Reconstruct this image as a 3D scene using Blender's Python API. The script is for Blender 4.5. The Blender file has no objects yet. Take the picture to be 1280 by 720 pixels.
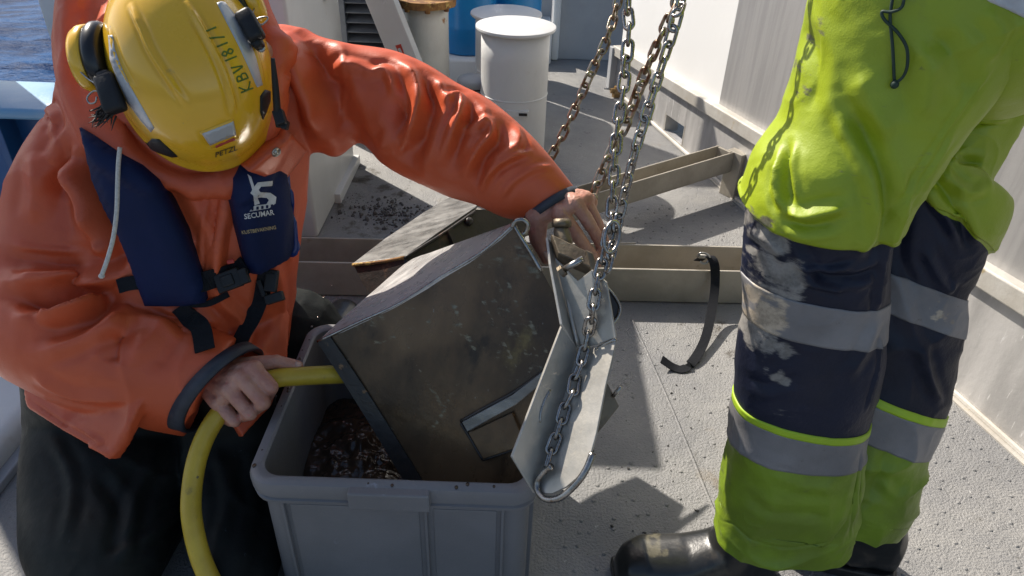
import bpy, bmesh, math, random
import numpy as np
from math import sin, cos, tan, pi, radians, sqrt, atan2
from mathutils import Vector, Matrix
from mathutils.bvhtree import BVHTree
from mathutils.geometry import delaunay_2d_cdt
random.seed(7); rng = np.random.default_rng(7)
scn = bpy.context.scene; COL = scn.collection
A = np.array
# ------------------------------------------------------------ camera, sky, sun, exposure
F = 900.0; PITCH = radians(33.5); ROLL = radians(2.0); H = 1.12
FW = A([0, cos(PITCH), -sin(PITCH)]); _u = A([0, sin(PITCH), cos(PITCH)]); _r = A([1., 0, 0])
RT = _r*cos(ROLL) + _u*sin(ROLL); UP = _u*cos(ROLL) - _r*sin(ROLL); CAM = A([0, 0, H])
cd = bpy.data.cameras.new('camera'); cam = bpy.data.objects.new('camera', cd); COL.objects.link(cam)
cd.sensor_width = 36; cd.lens = F*36/1280; cd.clip_start = .02; cd.clip_end = 9000
M = Matrix.Identity(4)
for i in range(3):
    M[i][0] = RT[i]; M[i][1] = UP[i]; M[i][2] = -FW[i]; M[i][3] = CAM[i]
cam.matrix_world = M; scn.camera = cam
SUN_EL, SUN_AZ = radians(40), radians(-46)          # azimuth from +Y towards +X
w = bpy.data.worlds.new('World'); scn.world = w; w.use_nodes = True
nt = w.node_tree; bg = nt.nodes['Background']
sky = nt.nodes.new('ShaderNodeTexSky'); sky.sky_type = 'NISHITA'; sky.sun_disc = False
sky.sun_elevation = SUN_EL; sky.sun_rotation = SUN_AZ % (2*pi); sky.dust_density = 1.5
nt.links.new(sky.outputs[0], bg.inputs[0]); bg.inputs[1].default_value = .098
sl = bpy.data.lights.new('sun', 'SUN'); sl.energy = 5.0; sl.angle = radians(.55); sl.color = (1, .925, .82)
so = bpy.data.objects.new('sun', sl); COL.objects.link(so)
SD = Vector((sin(SUN_AZ)*cos(SUN_EL), cos(SUN_AZ)*cos(SUN_EL), sin(SUN_EL)))
so.rotation_euler = SD.to_track_quat('Z', 'Y').to_euler(); so.location = (-3, 4, 6)
scn.view_settings.view_transform = 'Standard'; scn.view_settings.look = 'None'
scn.view_settings.exposure = .66; scn.view_settings.gamma = 1

# ------------------------------------------------------------ measuring helpers (photo pixel -> point in the world)
def ray(u, v): return FW + RT*((u-640)/F) + UP*((360-v)/F)
def Zp(u, v, z=0.): d = ray(u, v); return CAM + d*((z-H)/d[2])
def Yp(u, v, y): d = ray(u, v); return CAM + d*(y/d[1])
def Dp(u, v, d): return CAM + ray(u, v)*d
class Pl:
    def __init__(s, a, b, c):
        s.o = A(a, float); n = np.cross(A(b)-s.o, A(c)-s.o); s.n = n/np.linalg.norm(n)
        if s.n @ (CAM-s.o) < 0: s.n = -s.n
    def __call__(s, u, v, off=0.):
        d = ray(u, v); return CAM + d*(((s.o-CAM)@s.n + off)/(d@s.n))
def unit(a): a = A(a, float); return a/np.linalg.norm(a)

# ------------------------------------------------------------ materials
MATS = {}
def mat(name, c1, c2=None, scale=6, rough=.5, metal=0., bump=0., bscale=120, spots=(), rv=.0, lo=.35, hi=.65, coat=0., stretch=None, bump2=None, spec=.5, sheen=0., trans=0., detail=6, dirt_and_sun=None):
    m = bpy.data.materials.new(name); m.use_nodes = True; t = m.node_tree; N = t.nodes; L = t.links
    b = N['Principled BSDF']; tc = N.new('ShaderNodeTexCoord'); src = tc.outputs['Object']
    if stretch:
        mp = N.new('ShaderNodeMapping'); mp.inputs['Scale'].default_value = stretch; L.new(src, mp.inputs[0]); ssrc = mp.outputs[0]
    else: ssrc = src
    def noise(sc, sr=src, det=detail, ro=.6):
        n = N.new('ShaderNodeTexNoise'); n.inputs['Scale'].default_value = sc; n.inputs['Detail'].default_value = det
        n.inputs['Roughness'].default_value = ro; L.new(sr, n.inputs['Vector']); return n.outputs['Fac']
    def ramp(f, a, z):
        r = N.new('ShaderNodeMapRange'); r.interpolation_type = 'SMOOTHSTEP'
        r.inputs[1].default_value = a; r.inputs[2].default_value = z; L.new(f, r.inputs[0]); return r.outputs[0]
    def mix(f, a, bb):
        x = N.new('ShaderNodeMix'); x.data_type = 'RGBA'; L.new(f, x.inputs[0])
        for s, v in ((6, a), (7, bb)):
            if isinstance(v, tuple): x.inputs[s].default_value = (*v, 1)
            else: L.new(v, x.inputs[s])
        return x.outputs[2]
    if c2 is None: c2 = tuple(x*.8 for x in c1)
    base = noise(scale, ssrc)
    col = mix(ramp(base, lo, hi), c1, c2)
    for (c, sc, a, z) in spots:
        col = mix(ramp(noise(sc, ssrc, 8, .65), a, z), col, c)
    if dirt_and_sun:
        at = N.new('ShaderNodeAttribute'); at.attribute_name = 'dirt_and_sun'
        ma = N.new('ShaderNodeMath'); ma.operation = 'MULTIPLY_ADD'; ma.inputs[1].default_value = 1.5; mq = N.new('ShaderNodeMapping'); mq.inputs['Scale'].default_value = (.6, .6, 2.2); L.new(src, mq.inputs[0]); L.new(noise(dirt_and_sun[1], mq.outputs[0], 9, .72), ma.inputs[0]); L.new(at.outputs['Fac'], ma.inputs[2])
        col = mix(ramp(ma.outputs[0], 1.13, 1.36), col, mix(ramp(noise(dirt_and_sun[1]*1.7, src, 8, .7), .42, .62), dirt_and_sun[0], tuple(x*.55 for x in dirt_and_sun[0])))
    L.new(col, b.inputs['Base Color'])
    if rv:
        rr = N.new('ShaderNodeMapRange'); rr.inputs[1].default_value = .3; rr.inputs[2].default_value = .7
        rr.inputs[3].default_value = max(.03, rough-rv); rr.inputs[4].default_value = min(1, rough+rv)
        L.new(noise(scale*2.3, ssrc), rr.inputs[0]); L.new(rr.outputs[0], b.inputs['Roughness'])
    else: b.inputs['Roughness'].default_value = rough
    b.inputs['Metallic'].default_value = metal; b.inputs['Coat Weight'].default_value = coat
    b.inputs['Specular IOR Level'].default_value = spec
    if sheen: b.inputs['Sheen Weight'].default_value = sheen
    if trans: b.inputs['Subsurface Weight'].default_value = trans; b.inputs['Subsurface Radius'].default_value = (.012, .004, .002)
    if bump:
        bp = N.new('ShaderNodeBump'); bp.inputs['Strength'].default_value = 1; bp.inputs['Distance'].default_value = bump
        L.new(noise(bscale, src, 4), bp.inputs['Height'])
        if bump2:
            b2 = N.new('ShaderNodeBump'); b2.inputs['Distance'].default_value = bump2[0]
            L.new(noise(bump2[1], ssrc, 5), b2.inputs['Height']); L.new(bp.outputs[0], b2.inputs['Normal']); bp = b2
        L.new(bp.outputs[0], b.inputs['Normal'])
    MATS[name] = m; return m
mat('deck_paint', (.195, .195, .198), (.285, .278, .265), 2.2, .42, bump=.0045, bscale=210, rv=.2, bump2=(.004, 26),
    spots=(((.20, .165, .12), 3.1, .60, .72), ((.10, .10, .105), 46, .66, .74), ((.46, .455, .44), 60, .64, .72), ((.12, .12, .12), 150, .58, .70)), dirt_and_sun=((.10, .088, .072), 30))
mat('white_paint', (.66, .66, .65), (.58, .58, .565), 3, .38, bump=.0006, bscale=60, spots=(((.5, .47, .42), 9, .62, .8), ((.34, .22, .12), 21, .69, .76), ((.42, .42, .42), 60, .70, .74)), rv=.1)
mat('rusty_white', (.66, .65, .60), (.58, .56, .5), 5, .45, bump=.001, bscale=80, spots=(((.30, .14, .04), 13, .62, .70),))
mat('rust', (.34, .17, .05), (.16, .07, .025), 30, .85, bump=.002, bscale=150, spots=(((.5, .34, .1), 40, .55, .65),))
mat('grey_paint', (.36, .37, .385), (.31, .32, .335), 3, .45, bump=.0006, bscale=50)
mat('blue_paint', (.008, .085, .25), (.006, .06, .18), 4, .38, bump=.0005, bscale=40, spots=(((.012, .13, .33), 6, .6, .75),))
mat('cap_paint', (.15, .34, .54), (.24, .42, .58), 6, .4, bump=.0006, bscale=60, spots=(((.7, .76, .8), 9, .55, .7),))
mat('blue_drum', (.01, .22, .5), (.01, .17, .42), 3, .3)
mat('aluminium', (.36, .33, .28), (.29, .265, .22), 9, .5, .35, bump=.0008, bscale=90, rv=.12, spots=(((.22, .19, .14), 16, .60, .75),))
mat('wall_alu', (.52, .505, .49), (.37, .36, .35), 14, .48, .35, bump=.0008, bscale=70, rv=.1, stretch=(1, 1, .18),
    spots=(((.68, .67, .66), 60, .63, .7), ((.34, .28, .21), 5, .66, .8)))
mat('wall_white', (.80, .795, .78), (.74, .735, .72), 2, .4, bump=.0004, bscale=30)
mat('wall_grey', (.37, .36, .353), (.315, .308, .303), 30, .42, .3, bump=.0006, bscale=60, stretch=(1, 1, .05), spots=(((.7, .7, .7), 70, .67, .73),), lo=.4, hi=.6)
mat('wall_ledge', (.55, .53, .49), (.45, .42, .37), 7, .5, .3, bump=.001, bscale=60, spots=(((.42, .34, .2), 22, .58, .7), ((.2, .18, .15), 40, .68, .74)))
mat('orange_pvc', (.60, .100, .032), (.52, .083, .027), 5, .46, bump=.0003, bscale=38, rv=.08, spots=(((.34, .05, .022), 9, .68, .8),), bump2=(.0004, 420))
mat('cuff_rubber', (.035, .04, .055), (.02, .024, .035), 20, .6, bump=.0006, bscale=200)
mat('vest_navy', (.004, .014, .066), (.003, .010, .046), 6, .7, spec=.25, bump=.0005, bscale=700, bump2=(.0012, 22))
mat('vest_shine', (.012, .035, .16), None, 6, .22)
mat('webbing', (.010, .011, .014), (.014, .015, .018), 200, .9, spec=.2, bump=.0006, bscale=500)
mat('black_plastic', (.012, .012, .013), (.02, .02, .021), 30, .48, spec=.3, bump=.0003, bscale=200)
mat('cushion', (.012, .012, .013), None, 30, .3)
mat('helmet_yellow', (.80, .46, .022), (.74, .41, .018), 4, .24, coat=.35, bump=.00015, bscale=90, rv=.06, spots=(((.5, .3, .05), 28, .66, .74), ((.42, .26, .06), 5, .66, .8)))
mat('reflective', (.52, .53, .55), (.42, .43, .45), 14, .42, .3, bump=.0002, bscale=600)
mat('reflective_dirty_sunlit', (.23, .225, .23), (.17, .166, .17), 9, .5, .2, bump=.0004, bscale=400, spots=(((.34, .29, .23), 8, .62, .78), ((.12, .11, .1), 40, .66, .72)), dirt_and_sun=((.50, .42, .32), 20))  # cream blob colour: sunlight painted on the upper band
mat('marker_green', (.10, .17, .02), None, 20, .6)
mat('print_black', (.02, .018, .015), None, 20, .6)
mat('print_red', (.5, .05, .03), None, 20, .5)
mat('print_white', (.62, .62, .62), (.5, .5, .5), 80, .6)
mat('print_ochre', (.38, .30, .16), None, 20, .6)
mat('cord_white', (.62, .6, .55), (.5, .48, .43), 300, .8, bump=.0008, bscale=700)
mat('cord_green', (.012, .035, .022), None, 100, .6)
mat('steel', (.42, .41, .39), (.27, .26, .245), 40, .30, 1., bump=.0004, bscale=160, rv=.12, spots=(((.17, .11, .06), 50, .6, .72),))
mat('chain_steel', (.36, .34, .32), (.22, .205, .19), 60, .28, 1., bump=.0004, bscale=260, rv=.1, spots=(((.18, .11, .06), 45, .58, .7),))
mat('chain_brown', (.40, .35, .29), (.22, .17, .12), 60, .34, 1., bump=.0004, bscale=260, rv=.1, spots=(((.13, .07, .04), 40, .5, .65),))
mat('grab_steel', (.15, .092, .048), (.066, .043, .025), 5.5, .32, .25, spec=.35, bump=.0006, bscale=60, rv=.14, stretch=(1.4, 1.4, .7),
    spots=(((.030, .021, .015), 9, .56, .72), ((.20, .15, .06), 6, .62, .78), ((.16, .075, .03), 30, .64, .72), ((.25, .24, .22), 70, .68, .74)), dirt_and_sun=((.215, .185, .125), 60))
mat('grab_lid', (.52, .505, .49), (.44, .43, .42), 7, .30, .4, bump=.0002, bscale=70, rv=.12, stretch=(.5, 3, 3), spots=(((.10, .09, .08), 14, .64, .74),))
mat('half_top', (.24, .235, .225), (.13, .125, .118), 9, .30, .45, bump=.0005, bscale=70, rv=.12, stretch=(.5, 3, 3), spots=(((.05, .045, .04), 14, .62, .72),))
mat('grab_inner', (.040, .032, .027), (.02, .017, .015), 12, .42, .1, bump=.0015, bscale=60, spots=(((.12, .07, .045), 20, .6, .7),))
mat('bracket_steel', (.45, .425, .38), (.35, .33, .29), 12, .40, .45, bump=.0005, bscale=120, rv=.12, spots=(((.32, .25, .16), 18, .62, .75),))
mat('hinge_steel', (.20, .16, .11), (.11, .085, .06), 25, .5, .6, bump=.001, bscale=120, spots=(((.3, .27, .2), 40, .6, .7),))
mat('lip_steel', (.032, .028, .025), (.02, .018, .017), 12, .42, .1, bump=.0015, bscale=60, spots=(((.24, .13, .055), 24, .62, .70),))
mat('mud', (.035, .026, .02), (.07, .048, .035), 40, .22, bump=.004, bscale=120)
mat('mud_water', (.075, .045, .028), (.045, .028, .019), 9, .14, bump=.003, bscale=40)
mat('crumbs', (.05, .047, .045), (.1, .095, .09), 60, .7)
mat('crate_grey', (.182, .178, .184), (.158, .155, .159), 6, .42, bump=.0005, bscale=220, rv=.08, spots=(((.24, .245, .27), 30, .66, .74), ((.10, .095, .1), 7, .64, .8)))
mat('hose_yellow', (.56, .40, .035), (.48, .33, .03), 20, .42, bump=.0006, bscale=130, spots=(((.2, .15, .05), 22, .60, .74), ((.10, .08, .05), 60, .64, .72)))
mat('skin', (.48, .25, .18), (.40, .175, .125), 34, .46, bump=.0009, bscale=260, trans=.12, spots=(((.50, .17, .13), 40, .58, .72),), bump2=(.0008, 70))
mat('nail', (.56, .34, .27), None, 30, .3)
mat('hair', (.03, .02, .014), None, 60, .6)
mat('trouser_dark', (.014, .017, .015), (.008, .0095, .009), 8, .62, spec=.18, bump=.0015, bscale=40, rv=.1, spots=(((.06, .055, .05), 16, .66, .78), ((.04, .05, .06), 50, .68, .74)))
mat('lime', (.31, .39, .013), (.26, .335, .011), 5, .46, bump=.0008, bscale=60, rv=.08, spots=(((.17, .20, .04), 7, .62, .78), ((.10, .11, .04), 26, .68, .76)), bump2=(.0003, 500), dirt_and_sun=((.16, .15, .10), 40))
mat('lime_worn', (.19, .285, .011), (.14, .20, .012), 9, .5, bump=.001, bscale=60, rv=.08, spots=(((.30, .44, .03), 11, .64, .74), ((.10, .12, .03), 14, .62, .74)), bump2=(.0006, 40))
mat('lime_piping', (.38, .56, .02), None, 9, .5)
mat('navy_pvc', (.010, .014, .034), (.007, .009, .020), 6, .48, spec=.28, bump=.0012, bscale=40, rv=.1, spots=(((.06, .056, .055), 13, .66, .8),), bump2=(.0006, 200), dirt_and_sun=((.25, .235, .215), 16))
mat('navy_dirty', (.30, .285, .27), (.10, .10, .105), 12, .55, bump=.0015, bscale=50, spots=(((.42, .36, .28), 17, .55, .66), ((.02, .024, .04), 22, .56, .66)))
mat('boot_black', (.012, .013, .013), (.02, .02, .019), 14, .30, bump=.0008, bscale=50, dirt_and_sun=((.10, .09, .06), 30), spots=(((.07, .06, .045), 14, .56, .74),))
mat('boot_toe', (.085, .078, .05), (.05, .046, .032), 16, .35, bump=.0008, bscale=60, spots=(((.02, .02, .018), 20, .56, .66),))
mat('sea_water', (.020, .078, .20), (.007, .030, .092), .9, .4, bump=.0001, bscale=2.6, bump2=(.10, 2.2), spec=.012, lo=.40, hi=.60, stretch=(.8, 2.4, 1), detail=4)
mat('brass', (.35, .22, .09), None, 40, .5, .6)
mat('red_rubber', (.19, .05, .032), (.13, .035, .024), 12, .5, bump=.001, bscale=60)
mat('dark_void', (.02, .02, .022), None, 10, .6)
mat('louvre_paint', (.10, .115, .14), (.07, .08, .1), 10, .4)
mat('blue_plastic', (.02, .06, .22), None, 10, .25)

# ------------------------------------------------------------ mesh helpers
ORG = {}
def mk(name, V, Fc, m, parent=None, smooth=False, midx=None, label=None):
    V = A(V, float); org = ORG.get(parent.name, A([0., 0, 0])) if parent else A([0., 0, 0])
    me = bpy.data.meshes.new(name); me.from_pydata((V-org).tolist(), [], [tuple(int(i) for i in f) for f in Fc])
    ms = m if isinstance(m, (list, tuple)) else [m]
    for x in ms: me.materials.append(MATS[x])
    if midx is not None: me.polygons.foreach_set('material_index', A(midx, np.int32))
    if smooth: me.polygons.foreach_set('use_smooth', np.ones(len(me.polygons), bool))
    me.update()
    o = bpy.data.objects.new(name, me); COL.objects.link(o)
    if parent: o.parent = parent
    ORG[o.name] = org
    if label: o['label'] = label
    return o
def splash(poly, n, r0, r1, a=.75):
    """many small irregular spots filling a pixel outline"""
    P = A(poly, float); lo, hi = P.min(0), P.max(0); out = []
    while len(out) < n:
        q = lo+(hi-lo)*rng.random(2); ins = False
        for i in range(len(P)):
            a_, b_ = P[i], P[(i+1) % len(P)]
            if (a_[1] > q[1]) != (b_[1] > q[1]) and q[0] < (b_[0]-a_[0])*(q[1]-a_[1])/(b_[1]-a_[1])+a_[0]: ins = not ins
        if ins: out.append((q[0], q[1], rng.uniform(r0, r1), a*rng.uniform(.7, 1.1)))
    return out
def soil_and_sun(o, blobs, V, extra=None):
    """dirt mask on a mesh, also for sunlight put into the colour: soft blobs given in photo pixels (u, v, radius, amount)"""
    q = A(V)-CAM; z = q@FW; U = 640+F*(q@RT)/z; W = 360-F*(q@UP)/z; d = np.zeros(len(V))
    for u, v, r, a in blobs: d = np.maximum(d, a*np.clip(1.3-np.hypot(U-u, W-v)/r, 0, 1))
    d = d*(d > 0)
    at = o.data.attributes.new('dirt_and_sun', 'FLOAT', 'POINT'); at.data.foreach_set('value', d.astype(np.float32))
def autosmooth(o, ang=35):
    me = o.data
    bm = bmesh.new(); bm.from_mesh(me)
    for e in bm.edges:
        if len(e.link_faces) == 2 and e.calc_face_angle(0) > radians(ang): e.smooth = False
    for f in bm.faces: f.smooth = True
    bm.to_mesh(me); bm.free(); return o
def tag(o, label, cat, group=None):
    o['label'] = label; o['category'] = cat
    if group: o['group'] = group
    return o
def thing(name, loc, label, cat, group=None):
    o = bpy.data.objects.new(name, None); COL.objects.link(o); o.location = tuple(float(x) for x in loc); o.empty_display_size = .05
    ORG[o.name] = A(loc, float); return tag(o, label, cat, group)
def struct(o): o['kind'] = 'structure'; return o
def stuff(o): o['kind'] = 'stuff'; return o
def merge(parts):
    V = []; Fc = []; n = 0
    for v, f in parts:
        V.append(A(v, float)); Fc += [tuple(i+n for i in q) for q in f]; n += len(v)
    return np.concatenate(V), Fc
def boxg(lo, hi, bev=0., axes=None, o=None, seg=2):
    """box in a local frame (axes rows, origin o), bevelled"""
    bm = bmesh.new(); lo = A(lo, float); hi = A(hi, float)
    bmesh.ops.create_cube(bm, size=1)
    for v in bm.verts: v.co = Vector((lo+hi)/2 + A(v.co)*(hi-lo))
    if bev: bmesh.ops.bevel(bm, geom=list(bm.edges), offset=bev, segments=seg, profile=.5, affect='EDGES')
    V = A([tuple(v.co) for v in bm.verts]); bm.verts.index_update(); Fc = [tuple(v.index for v in f.verts) for f in bm.faces]; bm.free()
    if axes is not None: V = A(o) + V@A(axes)
    return V, Fc
def plate(pts, thick, n=None, bev=0.):
    """polygon sheet with thickness, extruded against its normal, edges bevelled"""
    pts = A(pts, float)
    if n is None:
        c = pts.mean(0); nn = np.zeros(3)
        for i in range(len(pts)): nn += np.cross(pts[i]-c, pts[(i+1) % len(pts)]-c)
        n = unit(nn)
        if n@(CAM-c) < 0: n = -n
    bm = bmesh.new(); a = [bm.verts.new(p) for p in pts]; b = [bm.verts.new(p-A(n)*thick) for p in pts]
    bm.faces.new(a); bm.faces.new(b[::-1])
    for i in range(len(a)):
        j = (i+1) % len(a); bm.faces.new((a[j], a[i], b[i], b[j]))
    bmesh.ops.recalc_face_normals(bm, faces=bm.faces)
    if bev: bmesh.ops.bevel(bm, geom=list(bm.edges), offset=bev, segments=2, profile=.5, affect='EDGES')
    bmesh.ops.triangulate(bm, faces=[f for f in bm.faces if len(f.verts) > 4])
    bm.verts.index_update(); V = A([tuple(v.co) for v in bm.verts]); Fc = [tuple(v.index for v in f.verts) for f in bm.faces]; bm.free()
    return V, Fc
def cr(P, k, closed=False):
    """Catmull-Rom through rows of P, k samples a segment"""
    P = A(P, float); n = len(P); out = []
    idx = (lambda i: i % n) if closed else (lambda i: min(max(i, 0), n-1))
    for i in range(n if closed else n-1):
        p0, p1, p2, p3 = P[idx(i-1)], P[idx(i)], P[idx(i+1)], P[idx(i+2)]
        if not closed:
            if i == 0: p0 = 2*p1-p2
            if i == n-2: p3 = 2*p2-p1
        for t in np.arange(k)/k:
            out.append(.5*(2*p1+(p2-p0)*t+(2*p0-5*p1+4*p2-p3)*t*t+(3*p1-p0-3*p2+p3)*t**3))
    if not closed: out.append(P[-1])
    return A(out)
def gridf(N, Mm, cap=True):
    Fc = [(i*Mm+j, i*Mm+(j+1) % Mm, (i+1)*Mm+(j+1) % Mm, (i+1)*Mm+j) for i in range(N-1) for j in range(Mm)]
    if cap: Fc += [tuple(range(Mm))[::-1], tuple((N-1)*Mm+j for j in range(Mm))]
    return Fc
def tube(path, r, n=12, k=1, cap=True, closed=False):
    P = cr(path, k, closed) if k > 1 else A(path, float)
    R = np.full(len(P), r) if np.isscalar(r) else (cr(A(r, float)[:, None], k)[:, 0] if k > 1 else A(r, float))
    T = np.gradient(P, axis=0)
    if closed: T = np.roll(P, -1, 0)-np.roll(P, 1, 0)
    T /= np.linalg.norm(T, axis=1)[:, None]+1e-12
    u = np.cross(T[0], [0, 0, 1]); u = u if np.linalg.norm(u) > .1 else np.cross(T[0], [1, 0, 0]); u = unit(u)
    V = []; a = np.arange(n)*2*pi/n
    for p, t, rr in zip(P, T, R):
        u = unit(u - t*(u@t)); vv = np.cross(t, u)
        V += [p + rr*(cos(x)*u+sin(x)*vv) for x in a]
    Fc = gridf(len(P), n, cap and not closed)
    if closed: Fc += [((len(P)-1)*n+j, (len(P)-1)*n+(j+1) % n, (j+1) % n, j) for j in range(n)]
    return A(V), Fc
def ribbon(path, wdir, w, th, k=8):
    """flat strap: path, width direction(s), width, thickness"""
    P = cr(path, k); W = A(wdir, float); W = np.tile(W, (len(P), 1)) if W.ndim == 1 else cr(W, k)
    T = np.gradient(P, axis=0); V = []
    for p, t, ww in zip(P, T, W):
        t = unit(t); ww = unit(ww-t*(ww@t)); n = np.cross(t, ww)
        V += [p+ww*w/2+n*th/2, p-ww*w/2+n*th/2, p-ww*w/2-n*th/2, p+ww*w/2-n*th/2]
    return A(V), gridf(len(P), 4)
def lathe(prof, c, axis=(0, 0, 1), n=40, cap=True):
    ax = unit(axis); u = unit(np.cross(ax, [0, 1, 0] if abs(ax[1]) < .9 else [1, 0, 0])); v = np.cross(ax, u)
    V = [A(c)+ax*z+r*(cos(t)*u+sin(t)*v) for r, z in prof for t in np.arange(n)*2*pi/n]
    return A(V), gridf(len(prof), n, cap)
def capsule(p0, r0, p1, r1, n=14):
    p0 = A(p0, float); p1 = A(p1, float); d = np.linalg.norm(p1-p0)
    prof = [(r0*sin(t)+1e-5, -r0*cos(t)) for t in np.linspace(0.05, pi/2, 5)] + [(r1*cos(t)+1e-5, d+r1*sin(t)) for t in np.linspace(0, pi/2-.05, 5)]
    return lathe(prof, p0, p1-p0 if d > 1e-6 else (0, 0, 1), n)
def chain_caps(pts, rs): return [capsule(pts[i], rs[i], pts[i+1], rs[i+1]) for i in range(len(pts)-1)]
def ellipsoid(c, ax, n=20, m=14):
    """ax: rows = semi-axis vectors"""
    V = []; ax = A(ax, float)
    for i in range(m+1):
        th = .02+(pi-.04)*i/m
        for j in range(n):
            p = 2*pi*j/n; V.append(A(c)+sin(th)*cos(p)*ax[0]+sin(th)*sin(p)*ax[1]+cos(th)*ax[2])
    return A(V), gridf(m+1, n)
def loft(rings, k=12, Mm=96, ex=2.0):
    """rings (left point, right point, depth ratio[, depth shift]) -> closed tube; row of ring i is i*k"""
    Lp = cr([r[0] for r in rings], k); Rp = cr([r[1] for r in rings], k); q = cr(A([[r[2]] for r in rings], float), k)[:, 0]
    C = (Lp+Rp)/2; a = (Rp-Lp)/2; T = np.gradient(C, axis=0); V = []
    for c, h, t, rr in zip(C, a, T, q):
        b = unit(np.cross(h, t)); b = b if b@FW > 0 else -b
        L = np.linalg.norm(h)*rr
        for x in np.arange(Mm)*2*pi/Mm:
            cx, sx = cos(x), sin(x)
            V.append(c + h*np.sign(cx)*abs(cx)**(2/ex) + b*L*np.sign(sx)*abs(sx)**(2/ex))
    return A(V), gridf(len(C), Mm)
def union(parts, voxel, smooth=4, fac=.5):
    V, Fc = merge(parts)
    me = bpy.data.meshes.new('tmp'); me.from_pydata(V.tolist(), [], [tuple(int(i) for i in f) for f in Fc]); me.update()
    bm = bmesh.new(); bm.from_mesh(me); bmesh.ops.recalc_face_normals(bm, faces=bm.faces); bm.to_mesh(me); bm.free()
    o = bpy.data.objects.new('tmp', me); COL.objects.link(o)
    r = o.modifiers.new('r', 'REMESH'); r.mode = 'VOXEL'; r.voxel_size = voxel
    if smooth:
        s = o.modifiers.new('s', 'SMOOTH'); s.iterations = smooth; s.factor = fac
    dg = bpy.context.evaluated_depsgraph_get(); e = o.evaluated_get(dg); m2 = e.to_mesh()
    out = np.empty(len(m2.vertices)*3); m2.vertices.foreach_get('co', out); out = out.reshape(-1, 3)
    fc = [tuple(p.vertices) for p in m2.polygons]
    e.to_mesh_clear(); bpy.data.objects.remove(o); bpy.data.meshes.remove(me)
    return out, fc
def normals(V, Fc):
    me = bpy.data.meshes.new('tmp'); me.from_pydata(V.tolist(), [], Fc); me.update()
    n = np.empty(len(V)*3); me.vertex_normals.foreach_get('vector', n); bpy.data.meshes.remove(me); return n.reshape(-1, 3)
def bvh(V, Fc): return BVHTree.FromPolygons([Vector(v) for v in V], [tuple(f) for f in Fc])
def hit(tree, u, v, dist=1.1):
    d = Vector(ray(u, v)); h = tree.ray_cast(Vector(CAM), d)
    if h[0] is None:
        h = tree.find_nearest(Vector(CAM)+d*dist)
    p = A(h[0]); n = A(h[1]); n = n if n@(CAM-p) > 0 else -n
    return p, n
def vnoise(P, seed=0):
    P = A(P)+seed*17.31; I = np.floor(P).astype(np.int64); f = P-I; f = f*f*(3-2*f)
    def hsh(x, y, z):
        h = (x*374761393+y*668265263+z*2147483647+seed*97) & 0xffffffff
        h = ((h ^ (h >> 13))*1274126177) & 0xffffffff; return ((h ^ (h >> 16)) & 0xffff)/65535.
    r = 0
    for dx in (0, 1):
        for dy in (0, 1):
            for dz in (0, 1):
                wgt = (f[:, 0] if dx else 1-f[:, 0])*(f[:, 1] if dy else 1-f[:, 1])*(f[:, 2] if dz else 1-f[:, 2])
                r = r + wgt*hsh(I[:, 0]+dx, I[:, 1]+dy, I[:, 2]+dz)
    return r*2-1
def folds(V, Fc, lst, tree=None):
    """raise creases along polylines drawn on the cloth: (pixels, width m, height m)"""
    tree = tree or bvh(V, Fc); N0 = normals(V, Fc); V = V.copy(); D = np.zeros(len(V))
    for px, wd, am in lst:
        pp = cr(px, 10) if len(px) > 2 else cr([px[0], (A(px[0])+A(px[1]))/2, px[1]], 10)
        hs = [hit(tree, *p) for p in pp]; P = A([h[0] for h in hs]); nn = A([h[1] for h in hs])
        # drop points that slid far away
        lo, hi = P.min(0)-3*wd, P.max(0)+3*wd
        ids = np.where(((V > lo) & (V < hi)).all(1))[0]
        if not len(ids): continue
        best = np.full(len(ids), 1e9); tb = np.zeros(len(ids)); nb = np.zeros((len(ids), 3))
        for i in range(len(P)-1):
            ab = P[i+1]-P[i]; L2 = ab@ab+1e-12
            if L2 > .01: continue
            t = np.clip(((V[ids]-P[i])@ab)/L2, 0, 1); d = np.linalg.norm(V[ids]-P[i]-t[:, None]*ab, axis=1)
            mm = d < best; best[mm] = d[mm]; tb[mm] = ((i+t)/(len(P)-1))[mm]; nb[mm] = nn[i]
        x = np.sqrt((best/wd)**2+.012); prof = 1.12*np.exp(-x*1.75)-.42*np.exp(-((x-1.25)/.55)**2); tap = np.clip(np.minimum(tb, 1-tb)*5+.15, 0, 1)
        side = np.clip((N0[ids]*nb).sum(1)*2, 0, 1)
        D[ids] += am*prof*tap*side
    return V+N0*D[:, None]
def puff(V, Fc, amp, sc, seed=0, stretch=(1, 1, 1)):
    n = normals(V, Fc); return V+n*(amp*(vnoise(V*A(stretch)*sc, seed)+.5*vnoise(V*A(stretch)*sc*2.1, seed+3)))[:, None]
def crumple(V, Fc, amp, sc, seed=0, stretch=(1, 1, 1)):
    """ridged, warped noise: the sharp buckles of stiff coated cloth"""
    n = normals(V, Fc); P = V*A(stretch)*sc; W = np.c_[vnoise(P*.7, seed+1), vnoise(P*.7, seed+2), vnoise(P*.7, seed+3)]
    r = 1-np.abs(vnoise(P+W*.9, seed)); g = np.clip(vnoise(P*.45, seed+7)*1.5+.55, 0, 1)
    return V+n*(amp*(r**4*1.3-.3)*g)[:, None]
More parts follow.
